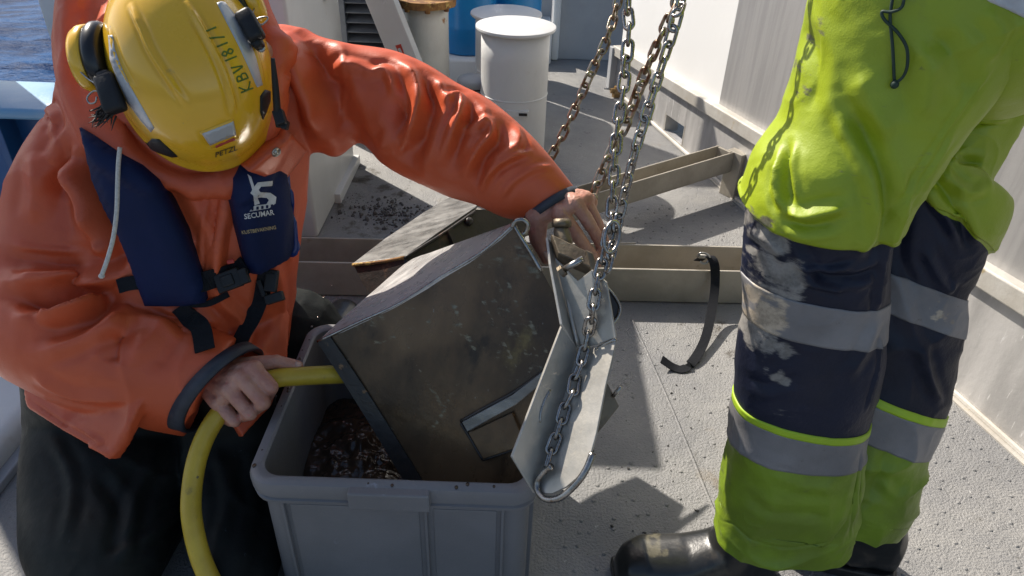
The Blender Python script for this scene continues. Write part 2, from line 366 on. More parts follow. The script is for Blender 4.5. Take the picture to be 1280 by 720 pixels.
def patch(poly, tree, off=.0008, spacing=5., thick=None, bulge=0., edge=12., smooth=0, dist=1.1, nconst=False, lift=None, sink=.002):
    """a raised pad on a surface, outlined in photo pixels and laid on by ray; bulge = swelling towards its middle"""
    poly = A(poly, float)
    if smooth: poly = cr(poly, smooth, True)
    seg = []
    for i in range(len(poly)):
        a, b = poly[i], poly[(i+1) % len(poly)]; n = max(1, int(np.linalg.norm(b-a)/spacing))
        seg += [a+(b-a)*t/n for t in range(n)]
    B = A(seg); lo, hi = B.min(0), B.max(0)
    gx, gy = np.meshgrid(np.arange(lo[0]+spacing*.5, hi[0], spacing), np.arange(lo[1]+spacing*.5, hi[1], spacing)); G = np.c_[gx.ravel(), gy.ravel()]
    def edist(Q):
        best = np.full(len(Q), 1e9)
        for i in range(len(B)):
            a, b = B[i], B[(i+1) % len(B)]; ab = b-a; t = np.clip(((Q-a)@ab)/(ab@ab+1e-9), 0, 1)
            best = np.minimum(best, np.linalg.norm(Q-a-t[:, None]*ab, axis=1))
        return best
    if len(G): G = G[edist(G) > spacing*.45]
    if len(G):
        ins = np.zeros(len(G), bool)
        for i in range(len(B)):
            a_, b_ = B[i], B[(i+1) % len(B)]
            if a_[1] == b_[1]: continue
            c_ = ((a_[1] > G[:, 1]) != (b_[1] > G[:, 1])) & (G[:, 0] < (b_[0]-a_[0])*(G[:, 1]-a_[1])/(b_[1]-a_[1])+a_[0]); ins ^= c_
        G = G[ins]
    pts = [Vector(p) for p in np.r_[B, G]]; nb = len(B)
    vs, es, fs, *_ = delaunay_2d_cdt(pts, [(i, (i+1) % nb) for i in range(nb)], [], 1, 1e-4)
    Q = A([tuple(v) for v in vs]); d = edist(Q)
    hs = [hit(tree, u, v, dist) for u, v in Q]; P = A([h[0] for h in hs]); n = A([h[1] for h in hs])
    if nconst:
        nn = unit(n.mean(0)); n = np.tile(nn, (len(n), 1))
    if nconst == 2:                                   # lay on the best-fit plane instead of following every fold
        c = P.mean(0); _, _, vt = np.linalg.svd(P-c); pn = vt[2]
        P2 = A([CAM+ray(u, v)*(((c-CAM)@pn)/(ray(u, v)@pn)) for u, v in Q]); P = .35*P+.65*P2
    x = np.clip(d/edge, 0, 1); h = off+bulge*np.sqrt(np.clip(1-(1-x)**2, 0, 1))
    top = P+n*h[:, None]; bot = P-n*sink
    nv = len(Q); fs = [tuple(f) for f in fs]
    bnd = {}
    for f in fs:
        for i in range(len(f)):
            e = (f[i], f[(i+1) % len(f)]); bnd[e] = 1
    skirt = [(a, b) for (a, b) in bnd if (b, a) not in bnd]
    Fc = list(fs)+[tuple(i+nv for i in f[::-1]) for f in fs]+[(b, a, a+nv, b+nv) for a, b in skirt]
    bm = bmesh.new(); vv = [bm.verts.new(p) for p in np.r_[top, bot]]
    for f in Fc:
        try: bm.faces.new([vv[i] for i in f])
        except ValueError: pass
    bmesh.ops.delete(bm, geom=[v for v in bm.verts if not v.link_faces], context='VERTS')
    bmesh.ops.recalc_face_normals(bm, faces=bm.faces); bm.verts.index_update()
    V = A([tuple(v.co) for v in bm.verts]); Fc = [tuple(v.index for v in f.verts) for f in bm.faces]; bm.free()
    return V, Fc
def text(s, tree, o, ex, size, off=.0012, shear=0., bold=0., squash=1., th=.0006):
    """lettering laid on a surface; o = photo pixel of the baseline start, ex = pixel direction of writing"""
    cu = bpy.data.curves.new('tmp', 'FONT'); cu.body = s; cu.size = 1; cu.shear = shear; cu.offset = bold; cu.resolution_u = 2
    t = bpy.data.objects.new('tmp', cu); COL.objects.link(t); bpy.context.view_layer.update()
    me = t.evaluated_get(bpy.context.evaluated_depsgraph_get()).to_mesh()
    V2 = A([tuple(v.co)[:2] for v in me.vertices]); Fc = [tuple(p.vertices) for p in me.polygons]
    bpy.data.objects.remove(t); bpy.data.curves.remove(cu)
    ex = unit(ex); ey = A([ex[1], -ex[0]]); px = A(o)+(V2[:, :1]*squash*ex+V2[:, 1:]*ey)*size
    hs = [hit(tree, *p) for p in px]
    return A([h[0]+h[1]*off for h in hs]), Fc
def group_tris(V, Fc): return V, Fc

# ============================================================ SETTING
def sheet(name, pts, z, m): return mk(name, [(x, y, z) for x, y in pts], [tuple(range(len(pts)))], m)
# sea: rings out to the horizon, waves as real relief near the ship
nr, na = 320, 900
rad = 2.5*(4000/2.5)**(np.linspace(0, 1, nr)**1.1); V = []
for r in rad:
    for a in np.arange(na)*2*pi/na: V.append((r*sin(a)-3, r*cos(a)+3, 0))
V = A(V); d = np.hypot(V[:, 0]+3, V[:, 1]-3); damp = np.clip(1.5-d/90, 0, 1)
V[:, 2] = -2.3 + damp*(.16*vnoise(V*A([.35, .9, 1]), 2)+.085*vnoise(V*A([.9, 2.3, 1]), 5)+.035*vnoise(V*A([2.2, 5.2, 1]), 8))
struct(mk('sea', V, [(i*na+j, (i+1)*na+j, (i+1)*na+(j+1) % na, i*na+(j+1) % na) for i in range(nr-1) for j in range(na)], 'sea_water', smooth=True))
gx, gy = np.r_[-3.2, np.arange(-1.25, 1.45, .03), 5], np.r_[-3, np.arange(.6, 1.80, .03), 1.82, np.arange(1.86, 4.3, .05), 7]
Vd = A([(x, y, 0) for y in gy for x in gx]); nx = len(gx)
deck = struct(mk('deck', Vd, [(i*nx+j, i*nx+j+1, (i+1)*nx+j+1, (i+1)*nx+j) for i in range(len(gy)-1) for j in range(nx-1) if not (gx[j] < -1.26 and gy[i] > 1.81)], 'deck_paint'))
soil_and_sun(deck, splash([(418, 262), (440, 236), (475, 222), (520, 228), (530, 262), (500, 288), (430, 294)], 46, 7, 16, .48)+splash([(430, 230), (455, 205), (480, 208), (470, 232)], 8, 6, 12, .6)+splash([(845, 395), (925, 392), (930, 450), (880, 452)], 22, 6, 16, .5)
     +splash([(860, 560), (900, 520), (915, 600), (880, 640)], 16, 6, 18, .45)+splash([(690, 380), (800, 380), (820, 480), (760, 640), (700, 650)], 26, 8, 26, .38)+splash([(1100, 600), (1270, 560), (1280, 720), (1120, 715)], 26, 5, 20, .42)+splash([(700, 690), (760, 640), (860, 650), (840, 715), (700, 719)], 20, 5, 14, .45), Vd)
# ship's side under the deck so that it stands out of the water
struct(mk('hull', *plate([(-3.2, -3, -.02), (-3.2, 1.82, -.02), (-1.25, 1.82, -.02), (-1.25, 7, -.02), (5, 7, -.02), (5, -3, -.02)], 2.6, (0, 0, 1)), 'blue_paint'))
# weld seam along the deck plates
seam = [Zp(u, v, .0005) for u, v in [(790, 400), (826, 480), (860, 560), (893, 640), (925, 700)]]
mk('weld_seam', *tube(cr(seam, 6), .0035, 8), 'deck_paint', smooth=True, parent=deck)
# pimples of the anti-slip plate
P = []
for i in range(34):
    for j in range(46):
        x, y = -.15+i*.046+(j % 2)*.023+rng.normal(0, .009), .62+j*.042+rng.normal(0, .009)
        if (x > .62 and y < 1.3) or (1.72 < y < 2.25 and x > .05) or (x < .3 and y < 1.05 and x > .1) or (x > .25 and y < 1.6 and rng.random() < .35): P.append((x, y))
parts = [lathe([(.0048, -.001), (.0036, .0013), (.0018, .002)], (x, y, 0), n=8) for x, y in P]
stuff(mk('deck_studs', *merge(parts), 'deck_paint', smooth=True, parent=deck))
# crumbs of dried mud by the casing
parts = []
for k in range(470):
    if k < 340: c = Zp(rng.normal(487, 26), rng.normal(268, 9)); s = abs(rng.normal(.0018, .0018))+.0008
    elif k < 400: c = Zp(rng.normal(440, 16), rng.normal(258, 12)); s = .0016
    else: c = Zp(rng.uniform(700, 930), rng.uniform(390, 700)); s = abs(rng.normal(.0009, .0009))+.0005
    ax = np.diag([s*rng.uniform(.7, 1.8), s*rng.uniform(.7, 1.6), s*rng.uniform(.4, .9)]) @ np.linalg.qr(rng.normal(size=(3, 3)))[0]
    parts.append(ellipsoid(c+A([0, 0, s*.4]), ax, 6, 4))
stuff(mk('mud_crumbs', *merge(parts), 'crumbs', parent=deck))

# right hand wall --------------------------------------------------------
W0 = A([1.10, 1.15, 0]); WD = unit([-.262, .965, 0]); WN = A([-WD[1], WD[0], 0])
def Wp(s, z, o=0.): return W0+WD*s+WN*o+A([0, 0, z])
zl = lambda s: .334-.052*s
t = thing('deckhouse_wall', Wp(.8, 0), 'long metal deckhouse wall, sunlit white panel beside a grey panel above a ledge', 'wall')
parts = [plate([Wp(a, c), Wp(b, d), Wp(b, e), Wp(a, f)], .03, WN, .001) for a, b, c, d, e, f in
         [(-1.2, 1.665, 0, 0, zl(1.665)-.01, zl(-1.2)-.01), (1.665, 1.835, .092, .082, zl(1.835)-.01, zl(1.665)-.01), (1.665, 1.835, 0, 0, .014, .018), (1.835, 2.42, 0, 0, zl(2.42)-.01, zl(1.835)-.01)]]
lp = mk('lower_plate', *merge(parts), 'wall_alu', t)
mk('scupper_frame', *merge([plate([Wp(a, c, .0), Wp(b, d, .0), Wp(b, e, .0), Wp(a, f, .0)], .06, WN) for a, b, c, d, e, f in [(1.655, 1.667, .012, .012, .1, .1), (1.833, 1.845, .01, .01, .09, .09)]]), 'wall_ledge', lp)
mk('scupper_back', *plate([Wp(1.63, 0, -.12), Wp(1.87, 0, -.12), Wp(1.87, .13, -.12), Wp(1.63, .13, -.12)], .01, WN), 'dark_void', lp)
mk('ledge', *merge([plate([Wp(-1.2, zl(-1.2)-.052, .022), Wp(2.44, zl(2.44)-.045, .022), Wp(2.44, zl(2.44), .022), Wp(-1.2, zl(-1.2), .022)], .06, WN, .004),
                    plate([Wp(-1.2, zl(-1.2)-.055, .006), Wp(2.44, zl(2.44)-.048, .006), Wp(2.44, zl(2.44)-.006, .006), Wp(-1.2, zl(-1.2)-.006, .006)], .02, WN, .002)]), 'wall_ledge', t)
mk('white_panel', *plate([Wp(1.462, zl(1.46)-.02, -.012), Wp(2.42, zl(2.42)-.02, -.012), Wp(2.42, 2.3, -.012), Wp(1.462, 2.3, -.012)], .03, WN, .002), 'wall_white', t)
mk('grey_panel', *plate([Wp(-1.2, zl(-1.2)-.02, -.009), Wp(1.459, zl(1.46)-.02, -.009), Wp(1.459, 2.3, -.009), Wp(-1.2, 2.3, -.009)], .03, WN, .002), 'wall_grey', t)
mk('floor_flange', *merge([plate([Wp(-1.2, .004, .03), Wp(1.40, .004, .022), Wp(1.40, .004, -.01), Wp(-1.2, .004, -.01)], .004, (0, 0, 1)), tube([Wp(-1.2, .006, .006), Wp(2.4, .006, .006)], .008, 8)]), 'wall_ledge', t)
mk('end_post', *boxg((-.02, -.06, 0), (.02, .01, .20), .003, A([WD, WN, [0, 0, 1]]), Wp(2.44, 0, .02)), 'grey_paint', t)
t = thing('drain_valve', Zp(771, 122), 'small brown brass valve on the deck at the far end of the white wall', 'valve')
c = Zp(770, 121)
mk('valve_body', *merge([lathe([(.020, 0), (.022, .02), (.017, .03), (.015, .05)], c, n=6), lathe([(.012, -.03), (.012, .03)], c+A([0, 0, .03]), (1, .2, 0), n=12)]), 'brass', t)
mk('valve_handle', *tube([c+A([-.02, 0, .035]), c+A([-.06, -.005, .04])], .004, 8), 'steel', t, True)

# left: casing, bulwark, step -------------------------------------------
t = thing('casing', (-.9, 2.2, 0), 'tall pale grey box casing standing behind the kneeling worker', 'ship casing')
mk('casing_body', *boxg((-1.25, 1.93, 0), (-.605, 2.50, 1.09), .012), 'white_paint', t, True)
mk('side_plate', *boxg((-.604, 2.30, .62), (-.594, 2.44, 1.08), .003), 'white_paint', t)
mk('base_strip', *boxg((-.608, 2.17, 0), (-.585, 2.505, .035), .003), 'white_paint', t)
for z in (.70, .95): mk('bolt', *lathe([(.012, 0), (.012, .008), (.006, .011)], (-.594, 2.41, z), (1, 0, 0), 6), 'steel', t)
t = thing('bulwark', (-2, 1.7, 0), 'blue painted bulwark with a pale blue cap rail in front of the sea', 'bulwark')
mk('side_plate', *boxg((-3.4, 1.66, 0), (-1.0, 1.69, .49), .003), 'blue_paint', t)
mk('cap_rail', *boxg((-3.4, 1.585, .488), (-.98, 1.79, .515), .009), 'cap_paint', t, True)
for x in (-2.5, -1.9, -1.24): mk('stiffener', *boxg((x, 1.6, 0), (x+.02, 1.662, .487), .002), 'blue_paint', t)
t = thing('shade_block', (-1.7, 2.15, 0), 'tall white block added out of view left of the casing to shade the worker', 'shade block')  # added, unseen: blocks the sun to shade the kneeling worker
mk('shade_block_base', *boxg((-1.99, 1.835, -.3), (-1.47, 1.98, .05), .006), 'grey_paint', t)
mk('shade_block_body', *boxg((-1.97, 1.84, .05), (-1.465, 1.975, 1.88), .012), 'white_paint', t, True)
mk('shade_block_front', *boxg((-1.94, 1.828, .12), (-1.50, 1.839, 1.82), .003), 'white_paint', t)
mk('shade_block_handle', *tube([(-1.55, 1.828, .95), (-1.55, 1.80, .96), (-1.55, 1.80, 1.06), (-1.55, 1.828, 1.07)], .006, 8, 4), 'steel', t, True)
t = thing('deck_step', (-1.15, 1.1, 0), 'white painted rounded step on the deck at the left edge', 'step')
V, Fc = boxg((-1.75, .72, 0), (-.985, 1.34, .07), .03, seg=4); mk('step_body', V, Fc, 'white_paint', t, True)
mk('step_foot', *boxg((-1.7, .70, 0), (-.965, 1.3, .02), .004), 'grey_paint', t)

# far end: bulkheads, pipes, drums, bollards ------------------------------
t = thing('bulkhead', (.4, 3.95, 0), 'pale grey bulkhead closing the far end of the deck', 'bulkhead')
mk('right_plate', *boxg((.20, 3.97, 0), (.85, 4.0, 1.6), .004), 'grey_paint', t)
mk('corner_post', *boxg((.165, 3.93, 0), (.205, 4.02, 1.6), .012), 'white_paint', t, True)
mk('recess_plate', *boxg((-.1, 4.25, 0), (.17, 4.28, 1.6), .003), 'grey_paint', t)
mk('plinth', *boxg((-.05, 3.86, 0), (.163, 4.25, .16), .008), 'white_paint', t, True)
mk('left_plate', *boxg((-1.6, 3.72, 0), (-.46, 3.75, 1.6), .004), 'grey_paint', t)
mk('back_plate', *boxg((-.5, 4.6, 0), (.0, 4.63, 1.6), .004), 'grey_paint', t)
t = thing('drum_plinth', (-.25, 3.55, 0), 'white painted plinth carrying the blue drums behind the bollards', 'plinth')
b = Yp(580, 71, 3.35)
mk('plinth_body', *boxg((-.45, 3.3, 0), (-.02, 3.84, b[2]), .012), 'white_paint', t, True)
pz = b[2]
for u, y, lab in ((585, 3.47, 'blue plastic drum left of the bollards, partly behind the rusty pipe'), (643, 3.62, 'blue plastic drum with a bright blue lid just behind the bollards')):
    c = Yp(u, 60, y); c[2] = pz
    t = thing('blue_drum', c, lab, 'drum', 'blue drums at the far end')
    mk('drum_body', *lathe([(.112, .001), (.122, .012), (.124, .10), (.128, .115), (.128, .13), (.124, .145), (.124, .30), (.128, .315), (.124, .335), (.12, .42)], c, n=40), 'blue_drum', t, True)
    mk('drum_lid', *lathe([(.125, .421), (.127, .45), (.09, .455), (.09, .447), (.02, .447)], c, n=40), 'blue_plastic', t, True)
c = Zp(537, 160); top = Yp(546, 2, c[1])
t = thing('rusty_pipe', c, 'cream white vent pipe streaked with rust under a rusty flange', 'pipe')
hz = top[2]
V, Fc = lathe([(.092, 0), (.09, .02)]+[(.088, z) for z in np.linspace(.03, hz-.01, 8)], c, n=48); mk('pipe_body', V, Fc, 'rusty_white', t, True)
mk('flange', *lathe([(.088, hz-.012), (.118, hz-.010), (.119, hz+.012), (.118, hz+.016), (.088, hz+.016)], c, n=48), 'rust', t)
for k in range(8):
    a = k*pi/4+.2; mk('flange_bolt', *lathe([(.010, -.012), (.010, 0)], c+A([.104*cos(a), .104*sin(a), hz-.01]), n=6), 'rust', t)
def bollard(u, v, y, vt, ut, lab):
    c = Zp(u, v); c = A([Yp(ut, vt, y)[0], y, 0]); hz = Yp(ut, vt, y)[2]; r = .1225
    t = thing('bollard', c, lab, 'bollard', 'white mooring bollards')
    mk('post', *lathe([(r, 0)]+[(r, z) for z in np.linspace(.01, hz-.012, 6)], c, n=56), 'white_paint', t, True)
    mk('top_plate', *lathe([(r-.01, hz-.012), (r+.016, hz-.011), (r+.02, hz-.006), (r+.019, hz+.001), (r+.01, hz+.004), (.02, hz+.005)], c, n=56), 'white_paint', t, True); autosmooth(bpy.data.objects[[o.name for o in t.children if o.name.startswith('top_plate')][0]])
    mk('weld_ring', *lathe([(r-.001, hz*.52-.004), (r+.0022, hz*.52-.001), (r+.0022, hz*.52+.001), (r-.001, hz*.52+.004)], c, n=56), 'white_paint', t, True)
    mk('base_weld', *lathe([(r+.012, .001), (r+.006, .008), (r-.002, .013)], c, n=56), 'white_paint', t, True)
    return t, c, hz, r
t, c, hz, r = bollard(637, 200, 2.62, 32, 645, 'front white steel bollard, nearest of the pair behind the orange sleeve')
a = A([0, -1, 0]); q = Yp(645, 142, c[1]-r)
mk('name_plate', *boxg((q[0]-.035, c[1]-r-.006, q[2]-.012), (q[0]+.045, c[1]-r+.012, q[2]+.012), .002), 'white_paint', t)
mk('plate_mark', *boxg((q[0]+.01, c[1]-r-.0072, q[2]-.006), (q[0]+.04, c[1]-r-.0062, q[2]+.004)), 'print_black', t)
bollard(630, 150, 2.98, 16, 633, 'rear white steel bollard, half hidden by the front one')
c = Yp(592, 97, 2.70); hz = c[2]; c = A([c[0], c[1], 0])
t = thing('vent_cap', c, 'small grey capped vent pipe left of the front bollard', 'vent')
mk('pipe', *lathe([(.05, 0), (.05, hz-.02)], c, n=32), 'white_paint', t, True)
mk('cap', *lathe([(.054, hz-.055), (.055, hz-.03), (.062, hz-.028), (.064, hz-.008), (.058, hz), (.01, hz+.002)], c, n=32), 'grey_paint', t, True)
mk('gasket', *lathe([(.0555, hz-.036), (.0555, hz-.030)], c, n=32), 'print_black', t)
# louvre and leaning beam
t = thing('louvre', (-.75, 2.75, 0), 'dark slatted louvre vent between the casing and the leaning beam', 'vent')
x0, x1 = Yp(434, 30, 2.72)[0], Yp(486, 30, 2.72)[0]
mk('louvre_frame', *merge([boxg((x0-.03, 2.80, 0), (x1+.02, 2.83, 1.3), .002), boxg((x1, 2.70, 0), (x1+.02, 2.80, 1.3), .002), boxg((x0-.03, 2.70, 0), (x0, 2.80, 1.3), .002)]), 'louvre_paint', t)
z0 = Yp(450, 62, 2.72)[2]
for k in range(9):
    z = z0+k*.034; mk('slat', *plate([(x0, 2.705, z), (x1, 2.705, z), (x1, 2.775, z+.03), (x0, 2.775, z+.03)], .004), 'louvre_paint', t)
t = thing('leaning_beam', Zp(520, 130), 'pale grey box beam leaning beside the louvre with a small red sticker', 'beam')
y = 2.55; a, b, c2, d = [Yp(u, v, y) for u, v in ((444, -30), (480, -30), (538, 115), (503, 115))]
V, Fc = plate([a, b, c2, d], .07, (0, -1, 0), .003); mk('beam_body', V, Fc, 'white_paint', t)
pl = Pl(a, b, c2)
mk('sticker', *plate([pl(u, v, .0012) for u, v in ((494, 57), (501, 55), (507, 72), (502, 74))], .001), 'print_red', t)
mk('sticker', *plate([pl(u, v, .0024) for u, v in ((497, 61), (500, 60), (505, 71), (502, 72))], .001), 'print_white', t)
mk('sticker', *plate([pl(u, v, .0012) for u, v in ((474, 0), (481, -2), (483, 4), (476, 6))], .001), 'print_white', t)

# aluminium channel frame on the deck -------------------------------------
t = thing('channel_beam', (0, 1.68, 0), 'long aluminium U channel lying across the deck behind the grab', 'beam')
mk('near_wall', *plate([(-1.05, 1.605, .005), (.93, 1.655, .005), (.93, 1.655, .108), (-1.05, 1.605, .108)], .007, (0, -1, 0), .0015), 'aluminium', t)
mk('far_wall', *plate([(-1.05, 1.735, .005), (.93, 1.785, .005), (.93, 1.785, .108), (-1.05, 1.735, .108)], .007, (0, -1, 0), .0015), 'aluminium', t)
mk('floor_plate', *plate([(-1.05, 1.612, .006), (.93, 1.662, .006), (.93, 1.735+.049, .006), (-1.05, 1.734, .006)], .005, (0, 0, 1)), 'aluminium', t)
q = Yp(795, 312, 1.765)[0]
mk('inner_sleeve', *plate([(-.2, 1.722, .012), (q, 1.7775, .012), (q, 1.7775, .111), (-.2, 1.722, .111)], .004, (0, -1, 0), .001), 'aluminium', t)
t = thing('diagonal_beam', (.75, 2.34, 0), 'aluminium channel brace running diagonally to a post at the wall', 'beam')
e = A([.748, 2.335, 0]); s = A([-.06, 1.775, 0]); dd = unit(e-s); nn = A([dd[1], -dd[0], 0])
for nm, off in (('near_wall', 0.), ('far_wall', -.068)):
    p, q = s+nn*off, e+nn*off
    mk(nm, *plate([p+A([0, 0, .085]), q+A([0, 0, .095]), q+A([0, 0, .165]), p+A([0, 0, .155])], .006, nn, .0015), 'aluminium', t)
mk('floor_plate', *plate([s+A([0, 0, .088]), e+A([0, 0, .098]), e-nn*.07+A([0, 0, .098]), s-nn*.07+A([0, 0, .088])], .005, (0, 0, 1)), 'aluminium', t)
mk('end_post', *boxg((.001, -.0305, 0), (.036, .035, .166), .002, A([dd, -nn, [0, 0, 1]]), e+nn*.005-dd*.002), 'aluminium', t)
mk('end_cap', *boxg((-.010, .012, .10), (.0, .078, .163), .001, A([dd, -nn, [0, 0, 1]]), e), 'aluminium', t)
# lashing strap over the channel
t = thing('lashing_strap', Yp(885, 330, 1.66), 'black webbing strap hanging over the channel beam from a silver clip', 'strap')
P = [Yp(872, 326, 1.70), Yp(884, 322, 1.665)+A([0, 0, .006]), Yp(892, 331, 1.64)+A([0, 0, .006]), Yp(894, 350, 1.628), Zp(891, 380, .05), Zp(882, 422, .022), Zp(868, 449, .010), Zp(855, 461, .004), Zp(842, 459, .006), Zp(827, 449, .022)]
Wd = [(1, .0, 0)]*5+[(.95, .3, 0), (.8, .5, .1), (.5, .8, .1), (.35, .9, .1), (.3, .9, .2)]
mk('webbing', *ribbon(P, Wd, .024, .0022), 'webbing', t)
q = Yp(877, 322, 1.66)
mk('clip', *merge([tube([q+A([-.012, 0, .004]), q+A([-.006, -.004, .016]), q+A([.012, -.006, .014]), q+A([.020, -.008, 0]), q+A([.008, -.012, -.012]), q+A([-.004, -.008, -.008])], .0032, 8, 5, closed=False), boxg((-.016, -.004, -.004), (.014, .004, .008), .002, None, None) if False else boxg(q+A([-.010, -.006, .000]), q+A([.012, .006, .010]), .002)]), 'steel', t, True)

# ============================================================ CRATE
CX0, CX1, CY0, CY1, CZ = -.372, .050, .690, 1.075, .315
def rrect(x0, x1, y0, y1, r, z, n=6):
    P = []
    for cx, cy, a0 in ((x1-r, y1-r, 0), (x0+r, y1-r, pi/2), (x0+r, y0+r, pi), (x1-r, y0+r, 3*pi/2)):
        for k in range(n+1): a = a0+k*pi/2/n; P.append((cx+r*cos(a), cy+r*sin(a), z))
    return P
def stack(profile, name, m, parent, closed=True, n=6):
    """profile: (inset, z, corner radius) rounded rectangles joined to a wall section"""
    V = []; cnt = 4*(n+1)
    for ins, z, r in profile: V += rrect(CX0+ins, CX1-ins, CY0+ins, CY1-ins, r, z, n)
    N = len(profile); Fc = gridf(N, cnt, False)
    if closed: Fc += [((N-1)*cnt+j, (N-1)*cnt+(j+1) % cnt, (j+1) % cnt, j) for j in range(cnt)]
    else: Fc += [tuple(range(cnt))[::-1], tuple((N-1)*cnt+j for j in range(cnt))]
    o = mk(name, V, Fc, m, parent, True); o.data.shade_smooth() if False else None
    return o
crate = thing('plastic_crate', ((CX0+CX1)/2, (CY0+CY1)/2, 0), 'grey plastic crate holding muddy water under the metal grab', 'crate')
prof = [(.014, 0.004, .03), (.012, .004, .03), (.012, .272, .032), (.002, .274, .038), (.001, .281, .038), (.004, .283, .037), (.004, .288, .037), (.0, .290, .038), (-.001, .308, .039), (.001, .314, .038), (.005, .316, .036), (.015, .3165, .03), (.0185, .314, .028), (.0195, .306, .027), (.020, .03, .026), (.021, .004, .026)]
autosmooth(stack(prof, 'crate_wall', 'crate_grey', crate))
mk('crate_floor', *plate(rrect(CX0+.02, CX1-.02, CY0+.02, CY1-.02, .026, .012), .008, (0, 0, 1)), 'crate_grey', crate)
yf = CY0+.012
for x in (CX0+.048, -.115, CX1-.052): mk('rib', *boxg((x-.0022, yf-.008, .006), (x+.0022, yf+.002, .2725), .0015), 'crate_grey', crate)
for y in (CY0+.07, CY0+.19, CY0+.31): mk('rib', *boxg((CX1-.014, y-.0022, .006), (CX1-.004, y+.0022, .2725), .0015), 'crate_grey', crate)
mk('panel_step', *boxg((CX0+.055, yf-.0016, .01), (-.125, yf+.002, .262), .002), 'crate_grey', crate)
mk('panel_step', *boxg((-.105, yf-.0016, .01), (CX1-.06, yf+.002, .262), .002), 'crate_grey', crate)
mk('handle_tab', *boxg((-.222, CY0-.012, .281), (-.106, CY0+.004, .3145), .0025), 'crate_grey', crate)
# drips and smears along the rim
parts = []
for k in range(22):
    a = rng.random(); x, y = (CX0+.008+rng.normal(0, .003), CY0+.03+a*.5) if rng.random() < .8 else (CX0+.03+a*.36, CY0+.008+rng.normal(0, .002))
    s = rng.uniform(.001, .0032); parts.append(ellipsoid((x, y, .3163), np.diag([s, s*1.4, s*.45]), 8, 5))
stuff(mk('water_drops', *merge(parts), 'mud_water', parent=crate, smooth=True))
wz = .13
n = 130; X, Yy = np.meshgrid(np.linspace(CX0+.0205, CX1-.0205, n), np.linspace(CY0+.0205, CY1-.0205, n))
P = np.c_[X.ravel(), Yy.ravel(), np.full(n*n, wz)]; P[:, 2] += .003*vnoise(P*28, 3)+.0016*vnoise(P*70, 4)+.045*np.exp(-(((P[:, 0]+.27)/.10)**2+((P[:, 1]-.93)/.13)**2))*(1+.30*vnoise(P*40, 7)+.10*vnoise(P*110, 8))
water = mk('muddy_water', P, [(i*n+j, i*n+j+1, (i+1)*n+j+1, (i+1)*n+j) for i in range(n-1) for j in range(n-1)], 'mud_water', smooth=True); stuff(water)
tag(water, 'dirty brown water filling the lower part of the grey crate', 'water')
parts = []
for k in range(150):
    c = Zp(rng.normal(452, 34), rng.normal(596, 12), wz+.008); s = abs(rng.normal(.005, .003))+.002
    if not (CX0+.03 < c[0] < CX1-.03 and CY0+.03 < c[1] < CY1-.03): continue
    parts.append(ellipsoid(c, np.diag([s*1.2, s, s*.7])@np.linalg.qr(rng.normal(size=(3, 3)))[0], 8, 6))
for k in range(40):
    c = A([CX0+.03+abs(rng.normal(0, .07)), CY0+.12+rng.random()*.3, wz+.002]); s = abs(rng.normal(.004, .003))+.002
    parts.append(ellipsoid(c, np.diag([s*1.2, s, s*.7])@np.linalg.qr(rng.normal(size=(3, 3)))[0], 8, 6))
mud = stuff(mk('mud_lumps', *merge(parts), 'mud', smooth=True)); tag(mud, 'shiny dark lumps of mud lying in the crate water', 'mud')

# ============================================================ GRAB (opened sampling bucket) with its hinge arm
gA, gB, gL = Yp(397, 427, .93), Yp(648, 280, .935), Yp(508, 612, .785)
grab = thing('bucket_grab', (gA+gB+gL)/3, 'dark stained steel grab bucket tipped over the grey crate by the worker', 'grab')
FP = Pl(gA, gB, gL)
top = cr([(397, 427), (450, 402), (502, 378), (553, 345), (602, 315), (642, 281)], 6)
rt = cr([(642, 281), (660, 310), (677, 338), (705, 392), (722, 437), (716, 480), (697, 540), (664, 612), (648, 618)], 4)
lf = cr([(397, 427), (435, 485), (475, 550), (512, 612), (545, 668)], 6)
# front sheet: a grid between the left and the right edge, slightly drum-shaped
def front(s, tt, off=0.):
    """s along the top, tt down"""
    i = s*(len(top)-1); a = top[int(i)]*(1-i % 1)+top[min(int(i)+1, len(top)-1)]*(i % 1)
    b = A([545, 668])*(1-s)+A([648, 618])*s
    l = lf[min(int(tt*(len(lf)-1)), len(lf)-1)]; r = rt[min(int(tt*(len(rt)-1)), len(rt)-1)]
    e0 = lambda q, t2: q[int(t2*(len(q)-1))]*(1-(t2*(len(q)-1)) % 1)+q[min(int(t2*(len(q)-1))+1, len(q)-1)]*((t2*(len(q)-1)) % 1)
    L_, R_ = e0(lf, tt), e0(rt, tt)
    p = L_*(1-s)+R_*s + (a-(top[0]*(1-s)+top[-1]*s))*(1-tt) + (b-(lf[-1]*(1-s)+rt[-1]*s))*tt
    return FP(p[0], p[1], off+.012*sin(pi*s)*sin(pi*min(1, tt*.9+.1)))
ns, nt_ = 100, 90; V = []
for off in (0., -.004):
    for i in range(nt_+1):
        for j in range(ns+1): V.append(front(j/ns, i/nt_, off))
q = (ns+1)*(nt_+1); idx = lambda i, j: i*(ns+1)+j
Fc = [(idx(i, j), idx(i, j+1), idx(i+1, j+1), idx(i+1, j)) for i in range(nt_) for j in range(ns)]
Fc += [tuple(a+q for a in f[::-1]) for f in Fc]
bd = [idx(0, j) for j in range(ns+1)]+[idx(i, ns) for i in range(1, nt_+1)]+[idx(nt_, j) for j in range(ns-1, -1, -1)]+[idx(i, 0) for i in range(nt_-1, 0, -1)]
Fc += [(bd[k], bd[k-1], bd[k-1]+q, bd[k]+q) for k in range(len(bd))]
V = A(V); V[:q] += FP.n*(.0012*vnoise(V[:q]*22, 8))[:, None]
fs_ = autosmooth(mk('front_sheet', V, Fc, 'grab_steel', grab))
